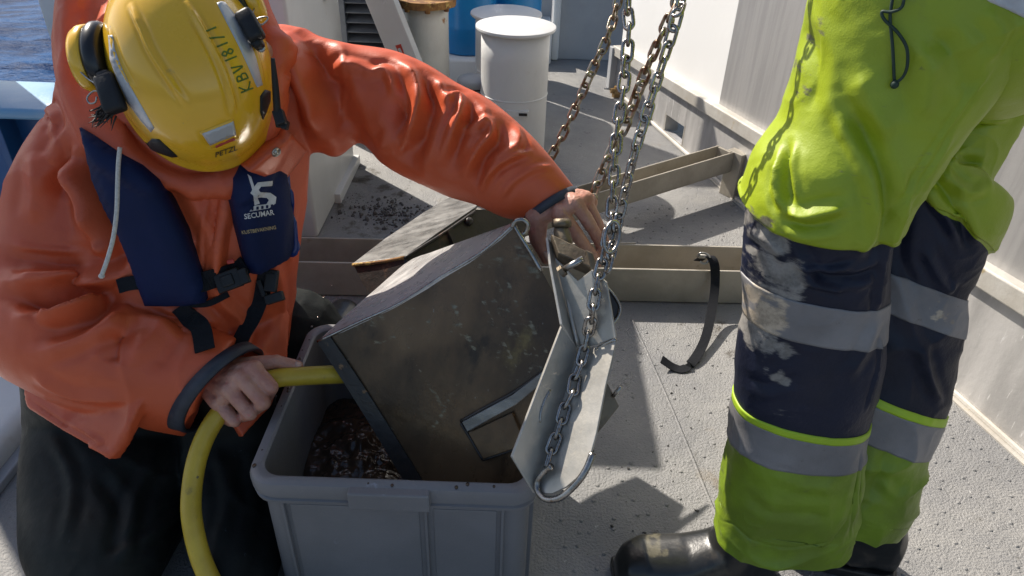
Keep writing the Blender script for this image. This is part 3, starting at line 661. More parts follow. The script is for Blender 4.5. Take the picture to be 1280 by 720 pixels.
st = []  # paler blotches and thin scratch lines on the sheet
for (a_, b_, n_, am_) in (((612, 360), (672, 470), 26, .40), ((640, 385), (690, 470), 14, .4), ((545, 375), (590, 440), 12, .36), ((596, 400), (640, 480), 16, .42), ((640, 300), (672, 345), 26, .5), ((600, 330), (655, 320), 20, .42), ((430, 420), (520, 384), 18, .36), ((450, 470), (500, 560), 10, .36)):
    for k in range(n_):
        t_ = rng.random(); st.append((a_[0]+(b_[0]-a_[0])*t_+rng.normal(0, 5), a_[1]+(b_[1]-a_[1])*t_+rng.normal(0, 3), rng.uniform(4, 9), am_))
for (a_, b_) in (((622, 352), (664, 462)), ((634, 350), (676, 460)), ((604, 376), (650, 470)), ((655, 388), (694, 462)), ((560, 372), (600, 450)), ((500, 420), (560, 520)), ((470, 430), (540, 400)), ((540, 540), (570, 480)), ((420, 430), (440, 462))):
    for t_ in np.linspace(0, 1, 40): st.append((a_[0]+(b_[0]-a_[0])*t_+rng.normal(0, .8), a_[1]+(b_[1]-a_[1])*t_+rng.normal(0, .8), rng.uniform(2.5, 5), (.60)*rng.random()**.6))
soil_and_sun(fs_, st, V); FT = bvh(V, Fc)
# lid
gC = Yp(512, 326, 1.10); LP = Pl(gA, gB, gC)
back = [(640, 279), (606, 291), (573, 303), (540, 315), (510, 327), (470, 361), (433, 393), (397, 427)]
lid = [FP(u, v) for u, v in top[:-1]]+[LP(u, v) for u, v in back[:-1]]
nl = 24; Ff = cr(top[::6], nl//5+1); V = []
f_, b_ = [FP(u, v, .0015+.004*sin(pi*i/40)) for i, (u, v) in enumerate(cr(top[::6], 8))], [LP(u, v) for u, v in cr(A(back[::-1]), 8)]
f_ = cr(f_, 1); N1 = 40; f2 = A([f_[int(k*(len(f_)-1)/N1)] for k in range(N1+1)]); b2 = A([b_[int(k*(len(b_)-1)/N1)] for k in range(N1+1)])
K = 10; ln = LP.n if LP.n[2] > 0 else -LP.n
V = [f2[i]*(1-k/K)+b2[i]*k/K+ln*(.002*sin(pi*k/K)*sin(pi*i/N1)-o_) for o_ in (0, .004) for i in range(N1+1) for k in range(K+1)]
q = (N1+1)*(K+1); ix = lambda i, k: i*(K+1)+k
Fc = [(ix(i, k), ix(i+1, k), ix(i+1, k+1), ix(i, k+1)) for i in range(N1) for k in range(K)]; Fc += [tuple(a+q for a in f[::-1]) for f in Fc]
bd = [ix(i, 0) for i in range(N1+1)]+[ix(N1, k) for k in range(1, K+1)]+[ix(i, K) for i in range(N1-1, -1, -1)]+[ix(0, k) for k in range(K-1, 0, -1)]
Fc += [(bd[k], bd[k-1], bd[k-1]+q, bd[k]+q) for k in range(len(bd))]
autosmooth(mk('lid_sheet', V, Fc, 'grab_lid', grab))
mk('edge_bead', *tube([FP(u, v, .003) for u, v in top[::3]], .0026, 8, 3), 'steel', grab, True)
mk('edge_bead', *tube([FP(u, v, .003) for u, v in ((643, 282), (652, 297), (664, 316), (677, 339))], .0032, 10, 4), 'steel', grab, True)
mk('rolled_hook', *tube([FP(640, 284, .004), FP(645, 276, .006), FP(654, 275, .004), FP(660, 281, 0), FP(657, 290, -.004), FP(651, 294, -.004)], .0034, 10, 6), 'steel', grab, True)
# dark side lip down the left edge, wall sheets behind
P = [lf[i] for i in range(0, len(lf), 3)]
lipo = [FP(u-1, v, .005) for u, v in P]; lipi = [FP(u+15+5*k/len(P), v-7, .005) for k, (u, v) in enumerate(P)]
Vv = []
for o_ in (0, .009):
    for a, b in zip(lipo, lipi): Vv += [a-FP.n*o_, b-FP.n*o_]
m_ = len(lipo); Fc = []
for i in range(m_-1):
    a = 2*i; Fc += [(a, a+1, a+3, a+2), (a+2*m_, a+2+2*m_, a+3+2*m_, a+1+2*m_), (a, a+2, a+2+2*m_, a+2*m_), (a+1, a+1+2*m_, a+3+2*m_, a+3)]
Fc += [(0, 2*m_, 2*m_+1, 1)]
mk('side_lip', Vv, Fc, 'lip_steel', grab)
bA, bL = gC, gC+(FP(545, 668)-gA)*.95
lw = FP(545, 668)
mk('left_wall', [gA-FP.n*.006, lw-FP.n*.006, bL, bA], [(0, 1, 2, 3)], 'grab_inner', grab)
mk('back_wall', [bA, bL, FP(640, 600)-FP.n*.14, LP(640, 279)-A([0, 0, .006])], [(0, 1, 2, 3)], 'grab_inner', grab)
# welded bar and plate low on the front
def fplate(px, th, base=0.): 
    return plate([FP(u, v, base+.0125*1+th) for u, v in px], th+.012, FP.n, .0012)
mk('welded_bar', *fplate([(577, 528), (640, 494), (700, 448), (704, 458), (645, 506), (584, 540)], .012), 'half_top', grab)
mk('welded_plate', *fplate([(585, 541), (640, 516), (657, 556), (604, 574)], .005), 'grab_steel', grab)
mk('weld_bead', *tube([FP(u, v, .0135) for u, v in ((576, 529), (585, 543), (595, 560), (604, 575))], .0026, 8, 4), 'grab_inner', grab, True)
mk('weld_bead', *tube([FP(u, v, .0135) for u, v in ((576, 527), (606, 510), (640, 492), (672, 470), (698, 448))], .0032, 8, 4), 'grab_inner', grab, True)
mk('weld_bead', *tube([FP(u, v, .0135) for u, v in ((604, 575), (630, 566), (657, 557))], .0022, 8, 4), 'grab_inner', grab, True)

# second half of the grab, opened behind
hA, hB, hC = Yp(441, 329, 1.16), Yp(576, 243, 1.36), Yp(592, 262, 1.27)
half = thing('grab_half', hA, 'wet steel second half of the grab standing open behind the bucket', 'grab')
TP = Pl(hA, hB, Yp(505, 321, 1.13))
mk('top_sheet', *plate([TP(u, v) for u, v in ((441, 329), (480, 299), (530, 265), (576, 238), (612, 240), (594, 259), (548, 290), (505, 321))], .005, None, .001), 'half_top', half)
e0 = TP(441, 331); e1 = TP(505, 322); DPl = Pl(e0, e1, Yp(462, 368, 1.09))
d0, d1 = (e0-CAM)@FW, (e1-CAM)@FW
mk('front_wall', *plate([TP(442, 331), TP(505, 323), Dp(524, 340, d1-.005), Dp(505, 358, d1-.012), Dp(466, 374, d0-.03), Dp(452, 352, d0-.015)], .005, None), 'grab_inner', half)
mk('edge_lip', *tube([DPl(u, v, .002) for u, v in ((441, 331), (472, 328), (505, 322))], .0035, 8, 4), 'rust', half, True)
IP = Pl(e1, TP(594, 262), Yp(560, 340, 1.14))
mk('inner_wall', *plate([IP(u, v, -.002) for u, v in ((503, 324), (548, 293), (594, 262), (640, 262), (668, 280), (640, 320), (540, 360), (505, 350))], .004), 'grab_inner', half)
mk('weld_bead', *tube([IP(u, v, .002) for u, v in ((505, 323), (530, 307), (560, 288), (594, 264))], .003, 8, 4), 'grab_inner', half, True)
mk('rib_bar', *plate([IP(u, v, .008) for u, v in ((560, 288), (566, 284), (574, 305), (569, 309))], .01), 'grab_inner', half)
c = IP(586, 277, 0); mk('bolt', *lathe([(.0085, 0), (.0085, .004), (.006, .007), (.001, .008)], c, IP.n, 16), 'grab_inner', half, True)
# its hinge end showing right of the arm
rp = [(738, 334), (752, 350), (766, 366), (775, 382), (773, 394), (766, 404), (750, 400), (735, 370)]
mk('end_plate', *plate([Dp(u, v, 1.13) for u, v in rp], .02, None, .003), 'grab_inner', half)
mk('end_rim', *tube([Dp(u, v, 1.128) for u, v in ((752, 352), (766, 367), (775, 383), (773, 395), (764, 408))], .002, 8, 5), 'steel', half, True)
mk('corner_plate', *plate([Dp(u, v, 1.06) for u, v in ((745, 478), (760, 480), (774, 508), (757, 530), (738, 552))], .006, None, .001), 'hinge_steel', half)
mk('pin', *tube([Dp(766, 496, 1.058), Dp(776, 483, 1.05)], .003, 8), 'steel', half, True)

# folded steel arm with the chain lying in it
def D3(*a): return [Dp(*x) for x in a]
arm = thing('chain_bracket', Dp(722, 437, 1.022), 'bare steel folded lifting arm along the right end of the bucket', 'arm')
WU = Pl(*D3((722, 437, 1.029), (690, 315, 1.039), (770, 422, 0.988))); WL = Pl(*D3((722, 437, 1.029), (668, 617, 0.989), (770, 422, 0.988)))
FU = Pl(*D3((722, 437, 1.029), (690, 315, 1.039), (703, 405, 1.005))); FL = Pl(*D3((722, 437, 1.029), (668, 617, 0.989), (640, 572, 0.963)))
# the arm in four flat faces, folded along the bend
mk('upper_web', *plate([WU(u, v) for u, v in ((693, 322), (722, 351), (740, 337), (758, 353), (770, 422), (746, 431), (722, 437))], .0035, None, .0008), 'bracket_steel', arm)
mk('lower_web', *plate([WL(u, v) for u, v in ((722, 438), (746, 432), (770, 423), (764, 452), (757, 480), (745, 542), (736, 575), (726, 593), (707, 609), (690, 617), (668, 617))], .0035, None, .0008), 'bracket_steel', arm)
mk('upper_flange', *plate([FU(u, v) for u, v in ((685, 296), (690, 306), (722, 437), (703, 405), (689, 330))], .0045, None, .001), 'bracket_steel', arm)
mk('lower_flange', *plate([FL(u, v) for u, v in ((703, 406), (722, 438), (697, 535), (668, 617), (640, 571))], .0045, None, .001), 'bracket_steel', arm)
mk('bend_weld', *tube([WU(743, 439, .001), WU(757, 430, .001), WU(770, 424, .001)], .003, 8, 3), 'steel', arm, True)
mk('eye_rod', *tube([WL(690, 583, .012), WL(680, 590, .010), WL(672, 602, .007), WL(673, 615, .004), WL(683, 624, .003), WL(700, 622, .002), WL(718, 607, .002), WL(732, 588, .002), WL(741, 566, .001)], .0046, 12, 6), 'chain_steel', arm, True)
mk('flange_scratch', *tube([FL(u, v, .0006) for u, v in ((688, 487), (681, 500), (676, 515), (675, 528))], .0016, 6, 4), 'steel', arm, True)
mk('flange_rib', *tube([FU(u, v, .004) for u, v in ((709, 372), (716, 405), (723, 432))], .003, 8, 3), 'bracket_steel', arm, True)
hb = [Dp(u, v, d) for u, v, d in ((689, 292, 1.027), (735, 314, 1.017), (742, 336, 1.008), (698, 317, 1.015))]
mk('hinge_block', *plate(hb, .03, None, .002), 'hinge_steel', arm)
mk('hinge_cheek', *plate([Dp(u, v, 1.008) for u, v in ((732, 312), (741, 316), (750, 345), (742, 350))], .012, None, .002), 'hinge_steel', arm)
mk('hinge_pin', *tube([Dp(703, 338, 1.008), Dp(729, 323, 0.999)], .0045, 14), 'steel', arm, True)
mk('pin_collar', *tube([Dp(700, 341, 1.010), Dp(705, 337, 1.008)], .0085, 6), 'hinge_steel', arm)
mk('hinge_knob', *merge([capsule(Dp(702, 290, 1.050), .012, Dp(706, 302, 1.046), .012), lathe([(.014, 0), (.015, .006), (.012, .012)], Dp(702, 284, 1.050), UP, 8)]), 'hinge_steel', arm, True)

# ============================================================ CHAINS
LI, WR = .0215, .0027
def link_mesh(r=WR, li=LI, wd=.0068):
    P = []; h = (li-2*wd+2*r)/2+.001
    for k in range(9): a = -pi/2+pi*k/8; P.append((h+wd*cos(a), wd*sin(a), 0))
    for k in range(9): a = pi/2+pi*k/8; P.append((-h+wd*cos(a), wd*sin(a), 0))
    return tube(P, r, 8, 1, False, True)
LINKV, LINKF = link_mesh(); LINKS = {}
for m in ('chain_steel', 'chain_brown'):
    me = bpy.data.meshes.new('link'); me.from_pydata(LINKV.tolist(), [], LINKF); me.materials.append(MATS[m])
    me.polygons.foreach_set('use_smooth', np.ones(len(me.polygons), bool)); LINKS[m] = me
HOOK = A([.26, .99, 1.72])
def chain(pts, m, lab, jit=.22, li=LI, phase=0.):
    W = [Dp(*p) if len(p) == 3 else p[0] for p in pts]; up_ = unit(W[0]-W[1]); L_ = np.linalg.norm(HOOK-W[0])
    W = [HOOK+(W[0]-HOOK)*.03, (W[0]+HOOK)/2*.75+(W[0]+up_*L_*.5)*.25]+W
    P = cr(W, 14); s = np.r_[0, np.cumsum(np.linalg.norm(np.diff(P, axis=0), axis=1))]
    t = thing('lifting_chain', P[-1], lab, 'chain', 'lifting chains of the grab'); tw = phase
    for k in range(int(s[-1]/li)):
        a, b = [A([np.interp(x, s, P[:, i]) for i in range(3)]) for x in (k*li, (k+1)*li)]
        d = unit(b-a); c = (a+b)/2; u = unit(np.cross(d, [.3, -.8, .2])); v = np.cross(d, u)
        ang = tw+(pi/2 if k % 2 else 0)+pi/4*.7+rng.normal(0, jit); tw += rng.normal(0, .05)
        y = u*cos(ang)+v*sin(ang); z = np.cross(d, y)
        o = bpy.data.objects.new('link', LINKS[m]); COL.objects.link(o); o.parent = t
        Mx = Matrix.Identity(4)
        for i in range(3): Mx[i][0], Mx[i][1], Mx[i][2], Mx[i][3] = d[i]*li/LI, y[i]*li/LI, z[i]*li/LI, c[i]-P[-1][i]
        o.matrix_basis = Mx
    return t
chain([(783, -40, 1.27), (762, 40, 1.30), (740, 88, 1.32), (716, 142, 1.35), (692, 190, 1.38), (664, 235, 1.42)], 'chain_brown', 'brownish chain slanting down behind the orange cuff, leftmost of the four')
S2 = [(791, -40, .96), (787, 25, .975), (784, 67, .985), (779, 111, .985), (771, 167, .985), (767, 230, .985), (763, 278, .985), (756, 317, .985), (748, 348, .985), (741, 385, .985)]
S2 = [Dp(*p) for p in S2]+[WU(738, 405, .010), WU(733, 424, .009)]+[WL(u, v, .008) for u, v in ((728, 448), (719, 470), (716, 490), (707, 507), (700, 532), (693, 552), (686, 570), (682, 586))]
chain([(p,) for p in S2], 'chain_steel', 'bright steel chain running down into the folded arm to its hooked rod', .3)
chain([(855, -30, .96), (838, 20, .98), (824, 50, 1.01), (810, 83, 1.04), (799, 111, 1.07), (782, 155, 1.11), (763, 192, 1.12), (749, 225, 1.13), (740, 250, 1.14), (736, 285, 1.15)], 'chain_brown', 'rust tinged chain going down behind the fingers of the bare hand')
chain([(858, -30, .86), (848, 12, .865), (838, 48, .88), (827, 83, .90), (815, 120, .915), (804, 155, .928), (793, 192, .94), (783, 232, .96), (776, 262, .975), (768, 300, .98), (758, 345, .98)], 'chain_steel', 'grey steel chain nearest the lime trousers, rightmost of the four', li=.0190)
lr = thing('lifting_ring', HOOK, 'big steel ring high above the grab from which its chains hang', 'ring')
mk('ring', *tube([HOOK+A([.030*cos(a), 0, .035+.035*sin(a)]) for a in np.arange(28)*2*pi/28], .006, 10, 1, False, True), 'steel', lr, True)
sh = thing('joining_ring', Dp(766, 288, .985), 'larger steel joining link where the two nearest chains meet above the hand', 'chain link')
P = []
for k in range(28):
    a = 2*pi*k/28; P.append(Dp(765, 296, .968)+RT*(.0105*cos(a)+.003*sin(a))+UP*(.021*sin(a)*1.0)+FW*.004*cos(a))
mk('ring', *tube(P, .0028, 10, 1, False, True), 'chain_steel', sh, True)

# ============================================================ HOSE
hp = [Yp(520, 474, .98), Yp(470, 467, .95), Yp(425, 468, .915), Yp(380, 470, .89), Yp(345, 473, .875), Yp(312, 483, .865), Yp(287, 503, .85), Yp(264, 532, .82), Yp(248, 568, .785), Yp(240, 610, .75), Yp(240, 650, .715), Yp(252, 700, .68), Yp(275, 745, .65), Yp(320, 800, .6), Yp(420, 860, .52)]
V, Fc = tube(hp, .0152, 20, 10)
hose = mk('water_hose', V, Fc, 'hose_yellow', smooth=True); tag(hose, 'thick yellow water hose held over the crate and curving to the deck', 'hose')

# ============================================================ STANDING PERSON (lime and navy trousers)
stand = thing('person', (.45, .86, 0), 'standing person in lime and navy waterproof trousers and black boots, seen from the waist down', 'person', None)
def rr(uL, vL, uR, vR, y, ratio, dy=0.): return (Yp(uL, vL, y), Yp(uR, vR, y+dy), ratio)
KN = 22
near = [rr(893, 664, 1062, 676, .775, .62), rr(901, 632, 1067, 645, .778, .62), rr(905, 600, 1071, 615, .78, .64), rr(916, 549, 1077, 560, .785, .66), rr(918, 497, 1083, 521, .79, .66), rr(920, 448, 1098, 466, .795, .66),
        rr(931, 391, 1103, 414, .80, .66), rr(930, 341, 1105, 366, .805, .70), rr(933, 296, 1108, 312, .81, .80), rr(936, 254, 1112, 268, .815, .95),
        rr(939, 240, 1124, 242, .815, 1.02), rr(952, 196, 1162, 192, .82, .98), rr(980, 150, 1202, 142, .825, .95), rr(998, 90, 1252, 78, .83, .9), rr(1012, 30, 1300, 22, .835, .85), rr(1022, -30, 1335, -40, .84, .8), rr(1030, -120, 1370, -130, .86, .75)]
Mn = 220
def leg(rings): 
    V, Fc = loft(rings, KN, Mn, 2.2); return V, Fc
Vn, Fn = leg(near)
# the lime thigh hangs over the navy leg: swell its lowest rows a little
row = np.repeat(np.arange(len(Vn)//Mn), Mn)
def swell(V, Fc, row, r0, r1, amp):
    n = normals(V, Fc); x = (row-r0)/(r1-r0); k = np.where((x >= 0) & (x <= 1), np.clip(x*6, 0, 1)*(1-np.clip(x, 0, 1))**1.2, 0); return V+n*(amp*k)[:, None]
Vn = swell(Vn, Fn, row, 9*KN, 12*KN, .014)
ln_ = [([(1062, 668), (1070, 610), (1076, 562)], .004, .0035), ([(1082, 515), (1097, 462), (1100, 418)], .004, .0035), ([(900, 646), (980, 688), (1056, 664)], .0035, -.002), ([(1106, 300), (1150, 215), (1195, 145), (1240, 85)], .005, .004), ([(1110, 315), (1130, 262), (1165, 208), (1190, 170)], .010, .006), ([(1085, 330), (1108, 290), (1106, 230), (1080, 170), (1060, 140)], .014, -.010), ([(1100, 300), (1092, 230), (1070, 180), (1040, 130)], .012, .007),
       ([(985, 262), (1000, 270), (1030, 264), (1060, 258)], .010, .009), ([(985, 275), (1010, 285), (1050, 280)], .010, -.007), ([(985, 180), (982, 220), (988, 258)], .008, -.010), ([(972, 200), (970, 235), (978, 262)], .008, .007),
       ([(1150, 150), (1160, 100), (1150, 50)], .016, .007), ([(1210, 120), (1200, 80), (1170, 40)], .014, -.006), ([(1235, 80), (1250, 40), (1230, 10)], .012, .006), ([(1075, 90), (1090, 130), (1120, 170)], .02, .006),
       ([(1010, 340), (1040, 348), (1075, 346), (1100, 336)], .010, -.008), ([(1010, 352), (1035, 360), (1052, 364)], .006, .006), ([(985, 300), (1005, 330), (1015, 358)], .010, .006), ([(995, 332), (1030, 337), (1070, 330)], .006, .005),
       ([(1095, 390), (1100, 350), (1108, 310)], .008, .006), ([(935, 290), (960, 300), (990, 330)], .012, .006), ([(1060, 470), (1080, 440), (1095, 400)], .014, .005), ([(930, 470), (960, 480), (1000, 470)], .014, -.004),
       ([(960, 590), (1000, 605), (1050, 610)], .014, .003), ([(930, 620), (970, 640), (1040, 645)], .016, -.003), ([(1030, 690), (1060, 640), (1075, 580)], .012, -.003), ([(1000, 30), (1020, 80), (1010, 140)], .02, -.006)]
Vn = folds(Vn, Fn, ln_)
Vn = crumple(Vn, Fn, .0055, 8, 2, (1, 1, 1.4)); Vn = crumple(Vn, Fn, .0014, 24, 6); Vn = puff(Vn, Fn, .0007, 45, 5)
hemw = row < KN; a_ = np.tile(np.arange(Mn), len(Vn)//Mn)
Vn[:, 2] += np.where(row <= KN, .006*vnoise(np.c_[a_*.11, row*0, row*0], 3), 0)
rows = lambda a, b, F_: [f for f in F_ if len(f) == 4 and a <= f[0]//Mn < b]
lab = np.array([0 if f[0]//Mn < 4*KN else (1 if f[0]//Mn < 9*KN else 0) for f in Fn])
mid = np.array([2 if f[0]//Mn < 3*KN else (0 if f[0]//Mn >= int(9.0*KN) else 1) for f in Fn])
Fn2 = [f for f in Fn if len(f) == 4]; mid = mid[[len(f) == 4 for f in Fn]]
tr = mk('trouser_leg', Vn, Fn2, ['lime', 'navy_pvc', 'lime_worn'], stand, True, mid, 'lime trouser leg with navy shin, the nearer leg')
def band(V, F_, r0, r1, off, name, m, par):
    """strip of cloth laid over rows r0..r1 of a trouser leg"""
    n = normals(V, F_); ids = np.arange(r0*Mn, (r1+1)*Mn); N = r1-r0+1
    a = V[ids]+n[ids]*off; a = np.r_[V[ids[:Mn]]-n[ids[:Mn]]*.001, a, V[ids[-Mn:]]-n[ids[-Mn:]]*.001]
    o = mk(name, a, gridf(N+2, Mn, False), m, par, True)
    if m == 'reflective_dirty_sunlit': soil_and_sun(o, splash([(930, 345), (985, 372), (985, 418), (932, 395)], 14, 14, 30, .62)+splash([(1160, 370), (1195, 385), (1190, 410), (1160, 400)], 8, 4, 9, .5), a)  # cream blobs on the left put the sun's light into the band colour
    return o
Tn = bvh(Vn, Fn2)
band(Vn, Fn, 3*KN, int(3.9*KN), .0016, 'reflective_band', 'reflective_dirty_sunlit', tr)
band(Vn, Fn, int(3.9*KN), 4*KN+1, .0020, 'piping', 'lime_piping', tr)
band(Vn, Fn, 6*KN, 7*KN, .0016, 'reflective_band', 'reflective_dirty_sunlit', tr)
# ground-in dirt of the knee
soil_and_sun(tr, splash([(930, 262), (955, 280), (972, 302), (985, 330), (1008, 352), (1010, 368), (980, 370), (930, 345)], 30, 18, 32, .62)+splash([(930, 300), (985, 352), (1005, 362), (960, 360)], 22, 5, 12, .75)+splash([(930, 398), (965, 414), (990, 428), (980, 446), (960, 448), (928, 440)], 18, 12, 24, .62)
     +splash([(940, 440), (960, 455), (1003, 472), (975, 484)], 9, 6, 14, .55)+splash([(990, 40), (1030, 20), (1025, 80), (1005, 140), (985, 130)], 34, 6, 16, .42)+splash([(940, 500), (1080, 540), (1060, 690), (900, 660)], 30, 8, 24, .36)+splash([(1050, 150), (1160, 100), (1200, 160), (1110, 300), (1000, 240)], 30, 10, 30, .30), Vn)
far = [rr(1004, 632, 1122, 662, .815, .62), rr(1012, 610, 1136, 642, .82, .62), rr(1020, 572, 1148, 604, .828, .62), rr(1030, 520, 1157, 563, .84, .6), rr(1042, 466, 1177, 514, .855, .6), rr(1050, 420, 1190, 452, .87, .62),
       rr(1056, 366, 1197, 417, .885, .6), rr(1060, 318, 1199, 370, .90, .62), rr(1065, 270, 1208, 343, .912, .68), rr(1072, 205, 1212, 314, .925, .72),
       rr(1080, 192, 1222, 296, .93, .8), rr(1100, 170, 1240, 250, .94, .9), rr(1130, 155, 1224, 222, .945, .9), rr(1150, 125, 1246, 186, .95, .9), rr(1180, 90, 1266, 148, .95, .95), rr(1200, 40, 1290, 110, .95, .95), rr(1220, -40, 1345, 20, .94, .95), rr(1240, -120, 1400, -100, .93, .9)]
Vf, Ff = leg(far); rowf = np.repeat(np.arange(len(Vf)//Mn), Mn)
Vf = swell(Vf, Ff, rowf, 9*KN, 11.5*KN, .006)
lf_ = [([(1235, 235), (1210, 240), (1180, 220), (1165, 200)], .010, .006), ([(1228, 205), (1200, 200), (1180, 190)], .009, -.007), ([(1262, 150), (1240, 147), (1212, 150), (1195, 160)], .006, .006), ([(1268, 141), (1240, 136), (1215, 140)], .006, -.006),
       ([(1280, 98), (1255, 98), (1230, 104)], .006, .005), ([(1165, 210), (1190, 250), (1205, 290), (1212, 312)], .010, -.007), ([(1150, 225), (1175, 260), (1200, 300)], .010, .006), ([(1195, 352), (1185, 362), (1170, 340), (1155, 310)], .010, .006),
       ([(1120, 330), (1130, 380), (1150, 440), (1170, 500)], .014, .005), ([(1150, 430), (1165, 480), (1178, 505)], .012, .006), ([(1130, 270), (1125, 320), (1140, 360)], .012, -.005), ([(1100, 600), (1120, 620), (1140, 610)], .012, .004), ([(1080, 640), (1100, 590), (1110, 560)], .014, -.004)]
Vf = folds(Vf, Ff, lf_); Vf = crumple(Vf, Ff, .0055, 8, 12, (1, 1, 1.4)); Vf = crumple(Vf, Ff, .0014, 24, 16); Vf = puff(Vf, Ff, .0007, 45, 6)
Vf[:, 2] += np.where(rowf <= KN, .006*vnoise(np.c_[a_[:1].repeat(len(Vf))*0+np.tile(np.arange(Mn), len(Vf)//Mn)*.12, rowf*0, rowf*0], 9), 0)
Ff2 = [f for f in Ff if len(f) == 4]; midf = [2 if f[0]//Mn < 3*KN else (0 if f[0]//Mn >= 9*KN else 1) for f in Ff2]
trf = mk('trouser_leg', Vf, Ff2, ['lime', 'navy_pvc', 'lime_worn'], stand, True, midf, 'lime trouser leg with navy shin, the farther leg')
band(Vf, Ff, 3*KN, int(3.9*KN), .0016, 'reflective_band', 'reflective_dirty_sunlit', trf)
band(Vf, Ff, int(3.9*KN), 4*KN+1, .0020, 'piping', 'lime_piping', trf)
band(Vf, Ff, 6*KN, 7*KN, .0016, 'reflective_band', 'reflective_dirty_sunlit', trf)
# grey band high on the hip, cord
mk('reflective_band', *patch([(1215, -14), (1236, 2), (1258, 12), (1286, 25), (1310, 10), (1300, -30), (1240, -30)], Tn, .0016, 6), 'reflective', tr, True)
def on(tree, px, off, dist=1.): return [hit(tree, u, v, dist)[0]+hit(tree, u, v, dist)[1]*off for u, v in px]
c1 = on(Tn, [(1118, -12), (1115, 12), (1114, 26), (1116, 60), (1117, 102)], .004); c2 = on(Tn, [(1131, -12), (1127, 8), (1116, 14), (1105, 14), (1108, 24), (1122, 40), (1134, 58), (1137, 80), (1130, 94), (1117, 104)], .0055)
cr_ = mk('draw_cord', *merge([tube(c1, .0016, 8, 8), tube(c2, .0016, 8, 8), ellipsoid(on(Tn, [(1117, 105)], .005)[0], np.diag([.0042, .0042, .0046]))]), 'cord_green', stand, True)
# boots
def boot(toe, heel, top0, w_, lab):
    toe, heel = A(toe, float), A(heel, float); d = unit(heel-toe); s = unit(np.cross(d, [0, 0, 1])); L = np.linalg.norm(heel-toe)
    R = []                                           # along the foot: position, half width, top height
    for x, hw, ht in ((.015, .020, .050), (.03, .036, .074), (.06, .046, .088), (.095, .049, .086), (.13, .047, .088), (.17, .043, .105), (.205, .042, .13), (.245, .041, .15), (.275, .036, .14), (.295, .022, .10)):
        R.append((x*L/.30, hw*w_, ht))
    V = []; n = 28
    for x, hw, ht in R:
        for k in range(n):
            a = 2*pi*k/n; z = .018+(ht-.018)/2; V.append(toe+d*x+s*hw*cos(a)*abs(cos(a))**-.25+A([0, 0, z+(ht-.018)/2*np.sign(sin(a))*abs(sin(a))**.8]))
    foot = (A(V), gridf(len(R), n))
    ank = toe+d*L*.70
    shaft = lathe([(.048, 0), (.046, .06), (.043, .10), (.042, .13)], ank+A([0, 0, .03]), (A(top0)-ank)*A([1, 1, 0])*.6+A([0, 0, .30]), 28)
    Vb, Fb = union([foot, shaft], .0045, 5)
    o = mk('boot', Vb, Fb, ['boot_black', 'boot_toe'], stand, True, None, lab)
    soil_and_sun(o, splash([(775, 652), (800, 655), (826, 668), (838, 690), (812, 690), (790, 675)], 40, 5, 13, .75), Vb)  # brown-grey blobs over the top of the toe
    so_ = []
    for x in np.linspace(.045, 1, 24):
        hw = .050*w_*(min(1, .35+sqrt(min(1, x*5))*.65))*(1 if x < .5 else .84+.16*cos((x-.5)*6))*(1 if x < .93 else .8); so_.append((x*L, hw))
    P = [toe+d*x+s*h for x, h in so_]+[toe+d*x-s*h for x, h in so_[::-1]]
    mk('sole', *plate([p+A([0, 0, .024]) for p in P], .0235, (0, 0, 1), .004), 'boot_black', o)
t0 = Zp(757, 697, .05); t0[2] = 0; t0 = t0+A([.002, -.012, 0])
boot(t0, t0+A([.30, .02, 0]), Yp(975, 600, .78), 1.0, None)
boot(A([.455, .905, 0]), A([.70, .805, 0]), Yp(1075, 600, .90), 1.0, None)
# the body that wears them: one skin, mostly out of the picture
def mid_(r): return (r[0]+r[1])/2
nk, fk = mid_(near[7]), mid_(far[7]); nh, fh = mid_(near[14]), mid_(far[15]); na_, fa_ = mid_(near[1]), mid_(far[1])
pel = (nh+fh)/2+A([0, .0, .06]); ch = pel+A([-.04, .02, .36]); nkp = ch+A([-.03, .0, .20]); hd = nkp+A([-.05, 0, .13])
B = [capsule(na_-A([0, 0, .03]), .04, nk, .055), capsule(nk, .05, nh, .05), capsule(fa_-A([0, 0, .03]), .04, fk, .055), capsule(fk, .045, fh, .05), capsule(nh, .05, pel, .07), capsule(fh, .05, pel, .07), capsule(pel, .11, ch, .13), capsule(ch, .12, nkp, .055), capsule(nkp, .05, hd, .05),
     ellipsoid(hd+A([0, 0, .03]), np.diag([.095, .075, .115])), capsule(hd+A([-.085, 0, .02]), .012, hd+A([-.10, 0, .0]), .016), capsule(hd+A([-.02, .07, .02]), .018, hd+A([-.01, .078, .0]), .012), capsule(hd+A([-.02, -.07, .02]), .018, hd+A([-.01, -.078, .0]), .012)]
for sg in (1, -1):
    sh_ = ch+A([0, .18*sg, .12]); el_ = sh_+A([.03, .06*sg, -.27]); wr_ = el_+A([-.20, -.02*sg, -.02+.20]); B += chain_caps([ch+A([0, .05*sg, .13]), sh_, el_, wr_], [.07, .06, .045, .032])
    B += [capsule(wr_, .03, wr_+A([-.07, 0, .03]), .032)]+[capsule(wr_+A([-.07, .022*k-.033, .03]), .010, wr_+A([-.13, .024*k-.036, .02]), .008) for k in range(4)]+[capsule(wr_+A([-.03, .03*sg, .03]), .012, wr_+A([-.08, .055*sg, .05]), .009)]
Vb, Fb = union(B, .008, 5); mk('body', Vb, Fb, 'skin', stand, True)
